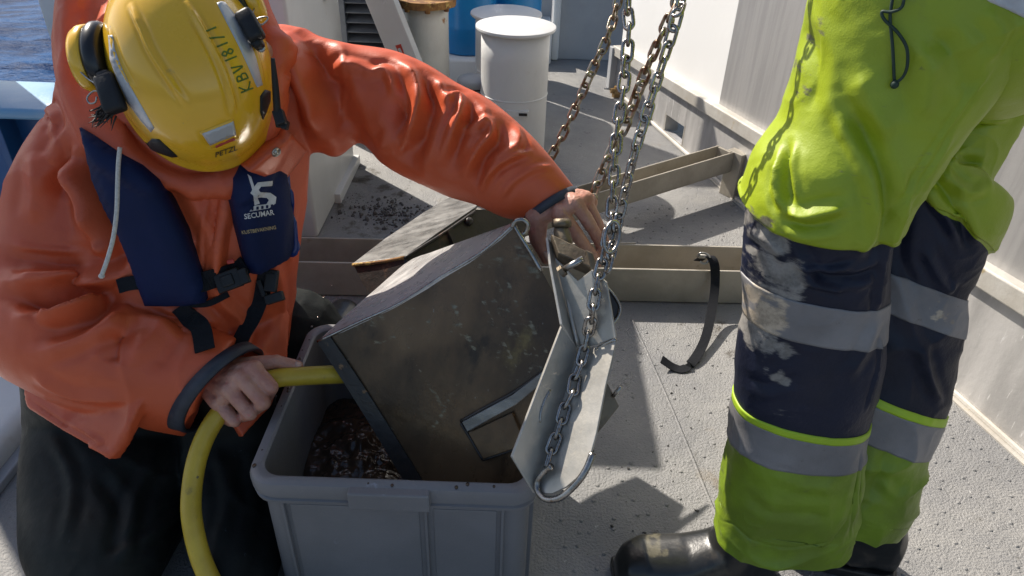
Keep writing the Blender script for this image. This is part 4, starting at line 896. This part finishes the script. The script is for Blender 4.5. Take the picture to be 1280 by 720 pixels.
Vj, Fj = union([capsule(pel+A([0, 0, .02]), .17, ch, .18), capsule(ch, .17, nkp-A([0, 0, .03]), .08)]+[q for sg in (1, -1) for q in chain_caps([ch+A([0, .05*sg, .13]), ch+A([0, .18*sg, .12]), ch+A([.03, .24*sg, -.15]), ch+A([-.13, .225*sg, .0])], [.09, .085, .07, .055])], .009, 6)
mk('jacket', puff(Vj, Fj, .005, 10, 3), Fj, 'lime', stand, True)
Vh, Fh = lathe([(.118, 0), (.122, .02), (.118, .06), (.095, .115), (.05, .145), (.005, .152)], hd+A([0, 0, .05]), (-.1, 0, 1), 32); mk('helmet', Vh, Fh, 'helmet_yellow', stand, True)

# ============================================================ KNEELING WORKER (orange jacket, yellow helmet)
work = thing('person', (-.5, 1.1, 0), 'kneeling worker in orange jacket, navy life vest and yellow helmet, head bowed, holding a hose', 'person', None)
# ---- bare hands (fine) and the body they belong to
def yp(u, v, y): return Yp(u, v, y)
Wl = yp(262, 478, .885)                                   # wrist behind the fist
hl = []
mc = [yp(318, 462, .853), yp(304, 473, .840), yp(289, 488, .834), yp(274, 503, .836)]
pip = [yp(339, 484, .835), yp(329, 503, .818), yp(312, 517, .812), yp(293, 526, .815)]
dip = [yp(332, 497, .862), yp(318, 511, .848), yp(301, 520, .842), yp(285, 525, .845)]
tip = [yp(318, 490, .885), yp(303, 500, .874), yp(288, 506, .868), yp(277, 512, .868)]
for a, b, c, d, r in zip(mc, pip, dip, tip, (.0125, .0128, .0122, .0110)):
    hl += chain_caps([a, b, c, d], [r*1.06, r*.93, r*.85, r*.74])
hl += [capsule(Wl, .0235, a, .0150) for a in mc]+[capsule(mc[i], .0125, mc[i+1], .0125) for i in range(3)]
hl += [capsule((mc[0]+Wl)/2, .022, (mc[3]+Wl)/2+A([0, .008, 0]), .020)]
hl += chain_caps([Wl+(mc[0]-Wl)*.35+A([0, .012, .006]), yp(318, 456, .885), yp(345, 452, .895), yp(372, 457, .900)], [.019, .0145, .0118, .0088])
hl += [capsule(Wl, .024, yp(200, 462, .93), .028)]
VL, FLf = union(hl, .0014, 5)
Wr = yp(691, 246, 1.015)
mc = [yp(702, 267, .970), yp(719, 254, .978), yp(731, 249, .994), yp(736, 253, 1.012)]
pip = [yp(722, 295, .950), yp(738, 281, .965), yp(747, 278, .985), yp(747, 285, 1.005)]
dip = [yp(738, 316, .952), yp(750, 304, .967), yp(756, 303, .987), yp(753, 308, 1.005)]
tip = [yp(748, 328, .968), yp(753, 319, .975), yp(754, 318, .988), yp(751, 321, .998)]
hr = []
for a, b, c, d, r in zip(mc, pip, dip, tip, (.0112, .0108, .0096, .0086)): hr += chain_caps([a, b, c, d], [r*1.06, r*.92, r*.82, r*.70])
hr += [capsule(Wr, .022, a, .0142) for a in mc]+[capsule(mc[i], .012, mc[i+1], .012) for i in range(3)]
hr += chain_caps([Wr+A([-.012, -.005, -.01]), yp(671, 272, .985), yp(672, 298, .975), yp(683, 323, .965)], [.024, .0185, .0135, .0095])
hr += [capsule(yp(671, 272, .985), .017, (mc[0]+Wr)/2, .019)]
hr += [capsule(Wr, .024, yp(640, 208, 1.055), .026)]
VR, FRf = union(hr, .0014, 4)
for VV in (VL, VR): pass
def knuckle(V, Fc, seed): return puff(puff(V, Fc, .0006, 90, seed), Fc, .0003, 260, seed+1)
VL, VR = knuckle(VL, FLf, 3), knuckle(VR, FRf, 5)
tor = [rr(150, -46, 262, -50, 1.18, .35), rr(106, -18, 300, -22, 1.16, .55), rr(90, 20, 312, 20, 1.13, .6), rr(84, 80, 350, 70, 1.11, .62), rr(78, 130, 384, 110, 1.10, .62), rr(76, 200, 384, 185, 1.09, .62), rr(72, 260, 377, 255, 1.075, .64), rr(64, 330, 372, 325, 1.065, .66), rr(56, 380, 365, 375, 1.06, .68), rr(50, 415, 361, 408, 1.055, .69), rr(48, 440, 358, 432, 1.05, .66)]
slr = [rr(325, 34, 338, 205, 1.13, .62), rr(352, 31, 372, 195, 1.125, .62), rr(395, 46, 400, 187, 1.12, .62), rr(434, 55, 424, 192, 1.12, .66), rr(487, 63, 452, 176, 1.115, .70), rr(526, 79, 500, 212, 1.10, .74), rr(567, 104, 533, 229, 1.085, .78), rr(604, 123, 566, 244, 1.07, .80), rr(645, 155, 600, 255, 1.05, .82), rr(681, 191, 634, 271, 1.03, .80), rr(721, 238, 661, 277, 1.01, .72)]
sll = [rr(62, 140, 175, 190, 1.06, .7), rr(30, 185, 160, 240, 1.05, .75), rr(8, 250, 150, 290, 1.03, .78), rr(-14, 330, 140, 335, 1.0, .8), rr(-16, 400, 130, 360, .96, .8), rr(10, 448, 140, 372, .93, .8), rr(60, 478, 170, 388, .91, .78), rr(120, 500, 205, 402, .90, .76), rr(180, 515, 245, 418, .895, .75), rr(240, 529, 286, 433, .89, .75)]
def rz(uL, vL, uR, vR, z, ratio): y = Zp((uL+uR)/2, (vL+vR)/2, z)[1]; return rr(uL, vL, uR, vR, y, ratio)
legA = [rz(24, 430, 235, 470, .30, .6), rz(32, 520, 236, 540, .165, .58), rz(26, 580, 232, 600, .125, .6), rz(24, 640, 220, 650, .10, .62), rz(26, 700, 202, 705, .09, .66), rz(48, 755, 180, 755, .085, .65)]
legB = [rz(190, 440, 345, 470, .30, .6), rz(218, 530, 343, 545, .18, .62), rz(228, 590, 335, 600, .13, .7), rz(234, 650, 326, 655, .11, .75), rz(240, 705, 318, 705, .10, .75), rz(256, 750, 304, 750, .09, .7)]
HC = Yp(243, 90, .93)                                    # helmet centre
mid_ = lambda r: (r[0]+r[1])/2
hips, chest, neck = mid_(tor[9]), mid_(tor[5]), A([-.46, 1.02, .74])
head = HC+FW*.055+UP*.045-RT*.01
shl, shr = mid_(sll[1]), mid_(slr[1])
fdir = unit(A([.15, -.62, -.78]))                          # where the face looks
upd = unit(A([-.03, -.78, .62])); lat = unit(np.cross(fdir, upd)); upd = np.cross(lat, fdir)
bp = [capsule(hips, .095, chest, .11), capsule(chest, .10, neck, .055), capsule(neck, .055, head, .06), ellipsoid(head, [lat*.075, upd*.105, fdir*.095]), ellipsoid(head+fdir*.03-upd*.05, [lat*.058, upd*.06, fdir*.07]),
      capsule(head+fdir*.092-upd*.0, .010, head+fdir*.112-upd*.035, .014), capsule(head+fdir*.085-upd*.065-lat*.02, .007, head+fdir*.085-upd*.065+lat*.02, .007), ellipsoid(head+fdir*.075-upd*.10, [lat*.025, upd*.02, fdir*.02])]
for sg in (1, -1): bp += [capsule(head+lat*.074*sg-upd*.01, .014, head+lat*.080*sg-upd*.045, .011), ellipsoid(head+fdir*.083+lat*.032*sg-upd*.0, [lat*.014, upd*.012, fdir*.012])]
ell, elr = mid_(sll[4]), mid_(slr[6])
bp += chain_caps([chest, shl, ell, yp(200, 462, .93)], [.05, .025, .022, .024])+chain_caps([chest, shr, elr, yp(640, 208, 1.055)], [.05, .022, .02, .022])
bp += chain_caps([mid_(r) for r in legA], [.06, .05, .045, .04, .035, .03])+chain_caps([mid_(r) for r in legB], [.045, .04, .035, .03, .026, .024])
VB, FB = union(bp, .007, 5)
body = mk('body', *merge([(VB, FB), (VL, FLf), (VR, FRf)]), 'skin', work, True)
# nails
BT = bvh(*merge([(VL, FLf), (VR, FRf)]))
for px in ([(369, 452), (376, 454), (377, 458), (370, 458)], [(679, 316), (685, 314), (688, 322), (684, 327)]):
    try: mk('thumb_nail', *patch(px, BT, .0006, 2, smooth=3, sink=.0004), 'nail', body, True)
    except Exception as ex: print('nail', ex)
# hair tuft and chin
# ---- trousers
k1 = 12
def tl(rings): return loft(rings, k1, 90)
kA, kB = (legA[-1][0]+legA[-1][1])/2, (legB[-1][0]+legB[-1][1])/2
shA = chain_caps([kA*A([1, 1, 0])+A([0, .05, .068]), A([-.60, 1.2, .06]), A([-.59, 1.30, .05])], [.066, .062, .05]); shB = chain_caps([kB*A([1, 1, 0])+A([0, .05, .06]), A([-.44, 1.2, .055]), A([-.43, 1.30, .05])], [.058, .055, .05])
VT, FTt = union([tl(legA), tl(legB)]+shA+shB+[capsule(A([-.60, 1.14, .22]), .12, A([-.44, 1.14, .22]), .11)], .0055, 4)
VT = folds(VT, FTt, [([(60, 540), (90, 600), (80, 680)], .014, .006), ([(120, 590), (150, 640), (140, 700)], .016, -.006), ([(200, 560), (170, 620), (150, 700)], .016, .008), ([(240, 620), (200, 660), (140, 700)], .012, .007), ([(270, 560), (285, 620), (270, 690)], .014, .007), ([(300, 560), (310, 640)], .014, -.005)])
VT = crumple(crumple(VT, FTt, .006, 8, 2), FTt, .0012, 26, 4); VT[:, 2] = np.where(VT[:, 2] < .03, .006+.024*np.clip(VT[:, 2]/.03, -1, 1)**2*np.sign(VT[:, 2]).clip(0, 1), VT[:, 2])
mk('trousers', VT, FTt, 'trouser_dark', work, True)
for x in (-.585, -.43):
    Vb, Fb = union([capsule((x, 1.22, .055), .05, (x, 1.36, .06), .052), capsule((x, 1.36, .055), .048, (x+.01, 1.46, .05), .046)], .006, 4); Vb[:, 2] = np.maximum(Vb[:, 2], .002); mk('boot', Vb, Fb, 'boot_black', work, True)
# ---- jacket: torso, sleeves, hood and flaps grown into one surface
hood = [(yp(u, v, y), r) for u, v, y, r in ((300, -10, 1.09, .03), (330, 60, 1.05, .026), (340, 140, 1.0, .020), (318, 200, .985, .018), (285, 228, .965, .018), (245, 232, .965, .018), (205, 222, .965, .022), (165, 198, .965, .026), (130, 165, .98, .032), (108, 120, 1.01, .034), (98, 60, 1.06, .035), (103, -10, 1.10, .035))]
P = cr([h[0] for h in hood], 4); R = cr(A([[h[1]] for h in hood]), 4)[:, 0]
flapA = plate([yp(u, v, y) for u, v, y in ((20, 420, .98), (33, 508, .875), (75, 537, .825), (137, 572, .77), (155, 541, .785), (176, 503, .81), (205, 430, .92), (100, 405, .96))], .02)
flapB = plate([yp(u, v, y) for u, v, y in ((362, 390, 1.03), (358, 452, .96), (340, 504, .875), (304, 546, .82), (276, 505, .845), (290, 420, .94))], .018)
VJ, FJ = union([loft(tor, 10, 80), loft(slr, 12, 80), loft(sll, 12, 80), flapA, flapB]+[tube(P, R, 14)], .0038, 3)
J0 = bvh(VJ, FJ)
fbig = [([(38, 500), (78, 529), (134, 561)], .003, -.0022), ([(282, 232), (273, 300), (268, 352)], .003, .004), ([(262, 236), (252, 290), (250, 345)], .003, .003), ([(392, 85), (418, 135), (445, 175)], .022, -.016), ([(350, 70), (378, 110), (400, 160)], .022, .012), ([(492, 120), (508, 165), (504, 205)], .018, -.014),
 ([(106, 190), (122, 235), (137, 290), (150, 340)], .014, -.022), ([(90, 200), (104, 250), (118, 300)], .022, .012), ([(20, 345), (80, 350), (140, 340)], .02, .010), ([(20, 372), (70, 372), (120, 358)], .016, -.014)]
fj = [  # right sleeve (image right)
 ([(345, 36), (352, 60), (372, 90), (392, 125), (398, 165)], .020, .014), ([(392, 50), (400, 75), (412, 95), (440, 120)], .018, -.012), ([(405, 95), (425, 84), (455, 86), (465, 95)], .008, .006),
 ([(462, 92), (480, 88), (490, 98), (494, 118)], .0075, .008), ([(500, 78), (518, 100), (524, 128), (512, 165), (497, 196)], .010, .013), ([(533, 97), (541, 126), (533, 160), (520, 202)], .012, -.014), ([(545, 100), (553, 118), (561, 131)], .006, .007), ([(557, 128), (571, 120), (577, 131), (569, 160), (556, 200)], .008, .010),
 ([(592, 126), (589, 150), (575, 171), (562, 216)], .009, -.012), ([(577, 164), (594, 155), (611, 150)], .006, .009), ([(611, 150), (613, 168), (597, 187), (583, 215)], .007, .010), ([(630, 150), (625, 176), (606, 201), (592, 233)], .009, -.008), ([(648, 160), (645, 185), (622, 197), (606, 222)], .007, .009), ([(600, 240), (612, 216), (636, 200), (662, 190)], .005, .008),
 ([(470, 188), (500, 170), (530, 150)], .012, .005), ([(430, 60), (428, 110), (425, 160)], .004, .0022), ([(617, 208), (640, 196), (664, 188)], .004, .003), ([(625, 248), (640, 228), (665, 212), (690, 208)], .005, .004),
 # left shoulder and sleeve
 ([(60, 132), (72, 150), (66, 175)], .009, .008), ([(84, 160), (76, 185), (66, 205)], .010, .008), ([(92, 185), (80, 215), (74, 250)], .014, -.009), ([(45, 190), (50, 230), (40, 280)], .016, .008), ([(100, 215), (115, 250), (118, 285)], .014, .010), ([(110, 320), (130, 330), (150, 322)], .012, -.010), ([(5, 322), (60, 330), (115, 335)], .012, -.007), ([(0, 352), (50, 358), (110, 352), (150, 338)], .012, .009),
 ([(60, 385), (62, 395), (95, 388), (140, 366)], .009, .010), ([(70, 378), (100, 376), (130, 362)], .010, -.011), ([(40, 425), (90, 412), (130, 385), (148, 365)], .014, -.008), ([(45, 440), (90, 425), (135, 408), (152, 396)], .012, .007), ([(150, 410), (146, 435), (142, 455)], .014, -.008), ([(205, 398), (190, 420), (165, 448)], .016, .007), ([(238, 415), (215, 440), (200, 460)], .014, -.004),
 ([(20, 308), (60, 312), (100, 314)], .004, .002), ([(40, 470), (90, 495), (160, 500)], .012, .005),
 # front of the torso
 ([(240, 240), (262, 290), (268, 330), (262, 370)], .012, .006), ([(285, 240), (276, 300), (268, 350)], .007, .006), ([(212, 235), (225, 270), (245, 300)], .014, -.007), ([(262, 345), (280, 380), (300, 400), (302, 430)], .010, .007), ([(345, 330), (352, 380), (345, 430)], .012, .006), ([(360, 250), (352, 300), (356, 340)], .010, -.006), ([(330, 350), (325, 400), (310, 440)], .012, -.006), ([(200, 385), (240, 392), (275, 405)], .010, .006), ([(185, 390), (215, 402), (240, 420)], .010, -.006),
 ([(92, 20), (120, 30), (150, 10)], .014, .008), ([(110, 5), (112, 60), (100, 110)], .016, -.007), ([(125, 90), (130, 140), (170, 185)], .014, .005), ([(80, 545), (120, 560), (138, 566)], .004, .0025), ([(355, 455), (340, 480)], .006, .003)]
VJ = folds(VJ, FJ, [(a, b*1.5, c*(1.6 if A(a).mean(0)[0] < 180 and A(a).mean(0)[1] > 290 else 1.2)) for a, b, c in fj+fbig], J0); VJ = crumple(VJ, FJ, .0065, 5.5, 4); VJ = crumple(VJ, FJ, .0007, 26, 9)
jacket = mk('jacket', VJ, FJ, 'orange_pvc', work, True)
JT = bvh(VJ, FJ)
# dark lining cuffs
def ringp(r, g=1.0, n=48):
    L_, R_, q = r; c = (L_+R_)/2; h = (R_-L_)/2*g; return c, h, q
def cuff(r0, r1, m='cuff_rubber'):
    V = []; n = 56; P = [(r0, .90), (r0, 1.0), (r1, 1.0), (r1, .975), (r1, .93), (r0, .88)]
    ax = unit((r1[0]+r1[1])/2-(r0[0]+r0[1])/2)
    for r, g in P:
        c, h, q = ringp(r, g); b = unit(np.cross(h, ax)); b = b if b@FW > 0 else -b
        V += [c+h*cos(a)+b*np.linalg.norm(h)*q*sin(a) for a in np.arange(n)*2*pi/n]
    return V, gridf(len(P), n, False)+[((len(P)-1)*n+j, (len(P)-1)*n+(j+1) % n, (j+1) % n, j) for j in range(n)]
mk('cuff', *cuff(rr(719, 232, 655, 277, 1.012, .80), rr(727, 240, 662, 285, 1.004, .80)), 'cuff_rubber', work, True)
mk('cuff', *cuff(rr(243, 531, 290, 432, .890, .84), rr(257, 534, 305, 440, .880, .82)), 'cuff_rubber', work, True)
# ---- life vest
vestL = mk('vest_panel', *patch([(104, 158), (122, 168), (150, 186), (180, 205), (200, 224), (217, 255), (233, 288), (247, 325), (256, 352), (259, 374), (240, 378), (210, 379), (184, 378), (178, 362), (165, 325), (150, 288), (134, 258), (120, 225)], JT, .014, 5, bulge=.022, edge=26, nconst=2, sink=.02), 'vest_navy', work, True)
Vv, Fv = patch([(288, 246), (290, 222), (300, 205), (320, 196), (342, 200), (354, 212), (358, 240), (362, 270), (363, 300), (356, 318), (338, 328), (318, 338), (306, 336), (300, 310), (294, 280)], JT, .014, 4, bulge=.024, edge=22, nconst=2, sink=.02)
vestR = mk('vest_panel', Vv, Fv, 'vest_navy', work, True); VRt = bvh(Vv, Fv)
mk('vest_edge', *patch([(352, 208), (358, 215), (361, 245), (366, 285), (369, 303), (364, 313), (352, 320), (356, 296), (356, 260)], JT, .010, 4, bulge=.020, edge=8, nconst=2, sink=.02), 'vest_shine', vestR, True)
def put(px, off=.002): return [hit(VRt, u, v)[0]+hit(VRt, u, v)[1]*off for u, v in px]
def printed(name, px, m, par, tree, off=.0012, sp=3, sink=.0008): return mk(name, *patch(px, tree, off, sp, sink=sink), m, par)
# printed emblem: a large S with a slanting mast, the maker's word and the coast guard's word
printed('printed_emblem', [(318, 233), (322, 228), (340, 226), (340, 232), (326, 233), (323, 237), (325, 240), (338, 241), (345, 246), (344, 254), (336, 260), (312, 264), (318, 257), (333, 255), (336, 250), (333, 247), (318, 246), (313, 241)], 'print_white', vestR, VRt, .0010)
printed('printed_emblem', [(310, 218), (314, 221), (324, 254), (318, 256), (316, 240)], 'print_white', vestR, VRt, .0016)
mk('printed_word', *text('SECUMAR', VRt, (306, 273.5), (1, -.155), 9.2, .0012, bold=.018, squash=.90), 'print_white', vestR)
mk('printed_word', *text('KUSTBEVAKNING', VRt, (303, 292.5), (1, -.16), 6.2, .0012, bold=.02, squash=.86), 'print_ochre', vestR)
for k in range(5): printed('printed_emblem', [(314+k*6, 259-k*.9), (316.5+k*6, 258.6-k*.9), (316.5+k*6, 262-k*.9), (314+k*6, 262.4-k*.9)], 'vest_navy', vestR, VRt, .0022, 3)
# straps and buckles
def onj(px, off): return [hit(JT, u, v)[0]+hit(JT, u, v)[1]*off for u, v in px]
mk('waist_strap', *ribbon(onj([(148, 353), (162, 352), (180, 350)], .008), UP, .022, .003), 'webbing', work)
mk('waist_strap', *ribbon(onj([(246, 354), (262, 348), (282, 338), (304, 327)], .012), UP+RT*.3, .030, .003), 'webbing', work)
mk('waist_strap', *ribbon(onj([(225, 384), (238, 402), (250, 415), (256, 440)], .008), RT, .030, .003), 'webbing', work)
mk('waist_strap', *ribbon(onj([(240, 376), (262, 374), (280, 366)], .010), UP, .010, .003), 'webbing', work)
mk('leg_strap', *ribbon(onj([(330, 335), (322, 362), (312, 392), (302, 420), (292, 445)], .010), RT, .026, .003), 'webbing', work)
def blk(c, sx, sy, sz, ang, bev=.002):
    x = RT*cos(ang)+UP*sin(ang); y = UP*cos(ang)-RT*sin(ang); return boxg((-sx/2, -sy/2, -sz/2), (sx/2, sy/2, sz/2), bev, A([x, y, -FW]), c)
c = onj([(273, 344)], .020)[0]; mk('buckle', *merge([blk(c, .040, .030, .010, .35), blk(c+RT*.024+UP*.007, .014, .024, .012, .35), blk(c+FW*-.004, .020, .018, .008, .35)]), 'black_plastic', work)
c = onj([(333, 346)], .022)[0]; mk('buckle', *merge([blk(c+UP*.006, .020, .036, .012, -.12), blk(c-UP*.022+RT*.005, .030, .016, .014, .3), blk(c-RT*.016-UP*.006, .008, .030, .010, .35)]), 'black_plastic', work)
mk('red_tag', *blk(onj([(279, 322)], .014)[0], .012, .007, .004, .2), 'print_red', work)
# collar flap with its snap, drawcord
Vc, Fc = patch([(299, 204), (322, 184), (345, 168), (352, 158), (373, 180), (362, 196), (344, 219), (322, 212)], JT, .030, 4, bulge=.002, edge=4, nconst=2, sink=.003)
fl = mk('collar_flap', Vc, Fc, 'orange_pvc', work, True); CT = bvh(Vc, Fc); h = hit(CT, 345, 190)
mk('snap', *merge([lathe([(.0072, 0), (.0072, .0016), (.0058, .0026), (.0052, .0018), (.0034, .0016), (.003, .003), (.0005, .0034)], h[0]-h[1]*.0002, h[1], 20)]), 'steel', fl, True)
cpts = [h_+n_*.010 for h_, n_ in [hit(JT, u, v) for u, v in ((150, 184), (148, 205), (147, 230), (146, 262), (142, 295), (135, 322), (127, 345))]]
d_ = [(p-CAM)@FW for p in cpts]; cpts = [CAM+ray(u, v)*(min(d_)-.006+.012*i/6) for i, (u, v) in enumerate(((150, 184), (148, 205), (147, 230), (146, 262), (142, 295), (135, 322), (127, 345)))]
mk('draw_cord', *merge([tube(cpts, .0030, 10, 6), ellipsoid(cpts[-1], np.diag([.0042, .0042, .0036]))]), 'cord_white', work, True)
# radio aerial over the shoulder
q = onj([(343, 74), (344, 110), (347, 138), (352, 150)], .016); qq = [CAM+unit(p-CAM)*np.linalg.norm(q[-1]-CAM) for p in q]
ra = mk('radio_aerial', *tube([Yp(341, 73, .92), Yp(344, 105, .92), Yp(347, 142, .92), Yp(350, 158, .92)], [.0026, .0042, .0050, .0055], 10, 6), 'black_plastic', work, True)
mk('radio_clip', *merge([blk(Yp(350, 147, .918), .014, .020, .014, .3), blk(Yp(356, 156, .92), .010, .012, .012, -.2)]), 'black_plastic', ra)
# ---- helmet
toC = unit(CAM-HC); up_i = unit(UP-toC*(UP@toC)); rt_i = np.cross(up_i, toC); rt_i = rt_i if rt_i@RT > 0 else -rt_i
a = radians(17); fr = unit(-up_i*cos(a)+rt_i*sin(a)*1.0)       # towards the brow, in the image plane
lt = unit(np.cross(toC, fr)); lt = lt if lt@RT > 0 else -lt
tl_ = radians(24); hz_ = unit(toC*cos(tl_)-fr*sin(tl_)); hf = unit(np.cross(hz_, lt)); hf = hf if hf@fr > 0 else -hf
HA, HB, HH = .104, .138, .128
hc = HC-toC*.075
V = []; n = 220; m_ = 100
for i in range(m_+1):
    t = i/m_; th = t*pi/2*1.0
    for j in range(n):
        p = 2*pi*j/n; rr_ = sin(th)**.86 if t > 0 else 1e-4; x, y = HA*cos(p)*rr_, HB*sin(p)*rr_
        z = HH*cos(th)**.92 if t < 1 else 0.
        V.append(hc+lt*x+hf*y+hz_*(z+.012))
for zz, g in ((-.012, 1.008), (-.020, 1.022), (-.025, 1.024), (-.027, 1.012), (-.024, .985)):
    for j in range(n):
        p = 2*pi*j/n; dip_ = -.016*max(0, sin(-p))**2 - .006*abs(cos(p))
        V.append(hc+lt*HA*g*cos(p)+hf*HB*g*sin(p)+hz_*(zz+dip_+.012))
V = A(V); Fc = gridf(m_+6, n, False)+[tuple(range(n))[::-1]]
V = folds(V, Fc, [([(163, 8), (176, 34), (189, 64), (212, 100), (234, 132)], .0050, .0052), ([(234, 4), (256, 42), (277, 84), (289, 120), (293, 140)], .0050, .0058), ([(137, 40), (150, 80), (168, 112)], .0055, .0040), ([(296, 12), (314, 48), (326, 84), (330, 108)], .006, .0016), ([(250, 165), (262, 182), (278, 178), (295, 168)], .005, -.0022)])
helmet = mk('helmet', V, Fc, 'helmet_yellow', work, True); HT = bvh(V, Fc)
def hp_(name, px, m, off=.0009, sp=3.5, sm=0, bulge=0., edge=4, sink=.001): return mk(name, *patch(px, HT, off, sp, bulge=bulge, edge=edge, smooth=sm, sink=sink), m, helmet, True)
hp_('reflective_strip', [(136, 44), (141, 44), (144, 62), (152, 84), (163, 108), (178, 134), (193, 160), (189, 165), (176, 150), (160, 128), (147, 100), (138, 74)], 'reflective')
hp_('reflective_strip', [(276, 2), (281, 3), (296, 22), (310, 46), (320, 74), (328, 106), (321, 109), (310, 83), (297, 55), (283, 28), (271, 4)], 'reflective')
hp_('front_recess', [(249, 165), (291, 148), (298, 172), (265, 186)], 'helmet_yellow', .0008, 3.5, 0, .0012, 3)
hp_('reflective_strip', [(253, 166), (291, 151), (294, 167), (263, 180)], 'reflective', .0024)
hp_('red_strip', [(269, 181), (292, 171), (293, 174), (270, 184)], 'print_red', .0026, 3)
hp_('vent_cover', [(185, 178), (190, 173), (199, 174), (209, 183), (222, 195), (216, 196), (200, 191), (187, 185)], 'black_plastic', .0016, 3, 0, .0012, 4)
hp_('vent_cover', [(325, 120), (331, 112), (337, 114), (337, 126), (332, 140), (328, 149), (325, 140)], 'black_plastic', .0016, 3, 0, .0012, 4)
mk('printed_word', *text('PETZL', HT, (268.5, 196), (1, -.34), 8.2, .0013, shear=.3, bold=.012, squash=1.3), 'print_black', helmet)
# marker pen writing up the right side: KBV 181/1
STR = {'K': [[(0, 0), (.05, 1)], [(.6, 1), (.05, .45), (.7, 0)]], 'B': [[(0, 0), (.03, 1)], [(.03, 1), (.5, .9), (.5, .62), (.05, .52)], [(.05, .52), (.6, .45), (.58, .08), (0, 0)]], 'V': [[(0, 1), (.32, 0), (.66, 1)]],
       '1': [[(.2, 1), (.18, 0)]], '8': [[(.3, .52), (.05, .75), (.3, 1), (.55, .76), (.3, .52), (.02, .25), (.3, 0), (.6, .24), (.3, .52)]], '/': [[(0, -.1), (.5, 1.1)]]}
xe, ye = unit(A([-.40, -.92])), unit(A([-.92, .40])); base = A([316., 110.]); x = 0; parts = []
for ch, sz, adv in (('K', 16, 14), ('B', 14, 12), ('V', 14, 15), ('1', 15, 7), ('8', 14, 12), ('1', 14, 9), ('/', 15, 12), ('1', 13, 5)):
    cpos = base+xe*x+A([-.0022*x*x, 0])*.9
    for st in STR[ch]:
        pts = cr([cpos+xe*(p[0]*sz*.8)+ye*(p[1]*sz) for p in st], 6) if len(st) > 2 else A([cpos+xe*(st[0][0]*sz*.8*(1-t)+st[1][0]*sz*.8*t)+ye*(st[0][1]*sz*(1-t)+st[1][1]*sz*t) for t in np.linspace(0, 1, 6)])
        hs = [hit(HT, *p) for p in pts]; parts.append(tube([h[0]+h[1]*.0001 for h in hs], .0011, 6))
    x += adv
mk('marker_writing', *merge(parts), 'marker_green', helmet)
# ear defenders
dH = (HC-CAM)@FW
def E3(u, v, dd=0.): return Dp(u, v, dH+dd)
def cup(u, v, dd, axis, ry, rx, th, nm):
    ax = unit(axis); uu = unit(UP*cos(.12)+RT*sin(.12)); uu = unit(uu-ax*(uu@ax)); vv = np.cross(ax, uu); c = E3(u, v, dd)
    def rings(prof):
        Vv = [c+ax*z+uu*ry*r*cos(t)+vv*rx*r*sin(t) for r, z in prof for t in np.arange(40)*2*pi/40]; return A(Vv), gridf(len(prof), 40)
    o = mk(nm, *rings([(.80, .0), (.96, .001), (1.0, .004), (1.0, th*.55), (.92, th*.85), (.6, th*1.05), (.2, th*1.1)]), 'helmet_yellow', helmet, True)
    mk('ear_cushion', *rings([(.55, -.020), (.90, -.021), (1.04, -.013), (1.05, -.006), (.98, .0), (.85, .001)]), 'cushion', helmet, True)
    return o
cup(120, 72, -.006, -RT*.99-UP*.12+FW*.06, .043, .034, .022, 'ear_cup')
cup(303, -2, .035, RT*.9+UP*.45+FW*.2, .040, .032, .022, 'ear_cup')
def arm_(u, v, dd, w_, h_, ang): return blk(E3(u, v, dd), w_, h_, .020, ang, .005)
mk('clip_arm', *merge([arm_(138, 117, -.035, .026, .050, .32), arm_(133, 98, -.03, .018, .018, .32)]), 'black_plastic', helmet, True)
mk('clip_arm', *merge([arm_(313, 32, -.02, .022, .042, .50), arm_(322, 54, -.012, .014, .016, .5)]), 'black_plastic', helmet, True)
mk('clip_arm', *merge([blk(E3(131, 54, -.01), .020, .008, .01, .1), blk(E3(98, 45, -.015), .008, .018, .010, -.3)]), 'black_plastic', helmet, True)
mk('wire_loop', *tube([E3(96, 40, -.02), E3(91, 62, -.025), E3(95, 82, -.03), E3(112, 100, -.035), E3(128, 106, -.04)], .0011, 8, 6), 'steel', helmet, True)
mk('wire_loop', *tube([E3(127, 115, -.04), E3(117, 114, -.038), E3(109, 122, -.036), E3(112, 129, -.036), E3(119, 128, -.038), E3(121, 121, -.04)], .0011, 8, 6), 'steel', helmet, True)
mk('wire_loop', *tube([E3(318, 27, .0), E3(322, 23, .0), E3(333, 21, .0), E3(334, 25, .0), E3(327, 31, .0), E3(323, 29, 0)], .0011, 8, 6), 'steel', helmet, True)
mk('wire_loop', *tube([E3(317, -8, .03), E3(318, 8, .02), E3(315, 20, .005)], .0011, 8, 6), 'steel', helmet, True)
mk('clip_screw', *merge([lathe([(.005, 0), (.0055, .002), (.003, .003)], E3(327, 61, -.006), -FW, 12)]), 'steel', helmet, True)
# tuft of hair hanging out under the clip
parts = []
for k in range(46):
    p = E3(136+rng.normal(0, 6), 136+rng.normal(0, 4), .002-.03+rng.normal(0, .004)); q = p-RT*(rng.uniform(.004, .02))-UP*rng.uniform(.006, .024)+FW*rng.normal(0, .004); mq = (p+q)/2-UP*rng.normal(.002, .003)+RT*rng.normal(0, .003)
    parts.append(tube([p, mq, q], [.0013, .0010, .0003], 5, 3))
mk('hair', *merge(parts), 'hair', work, True)
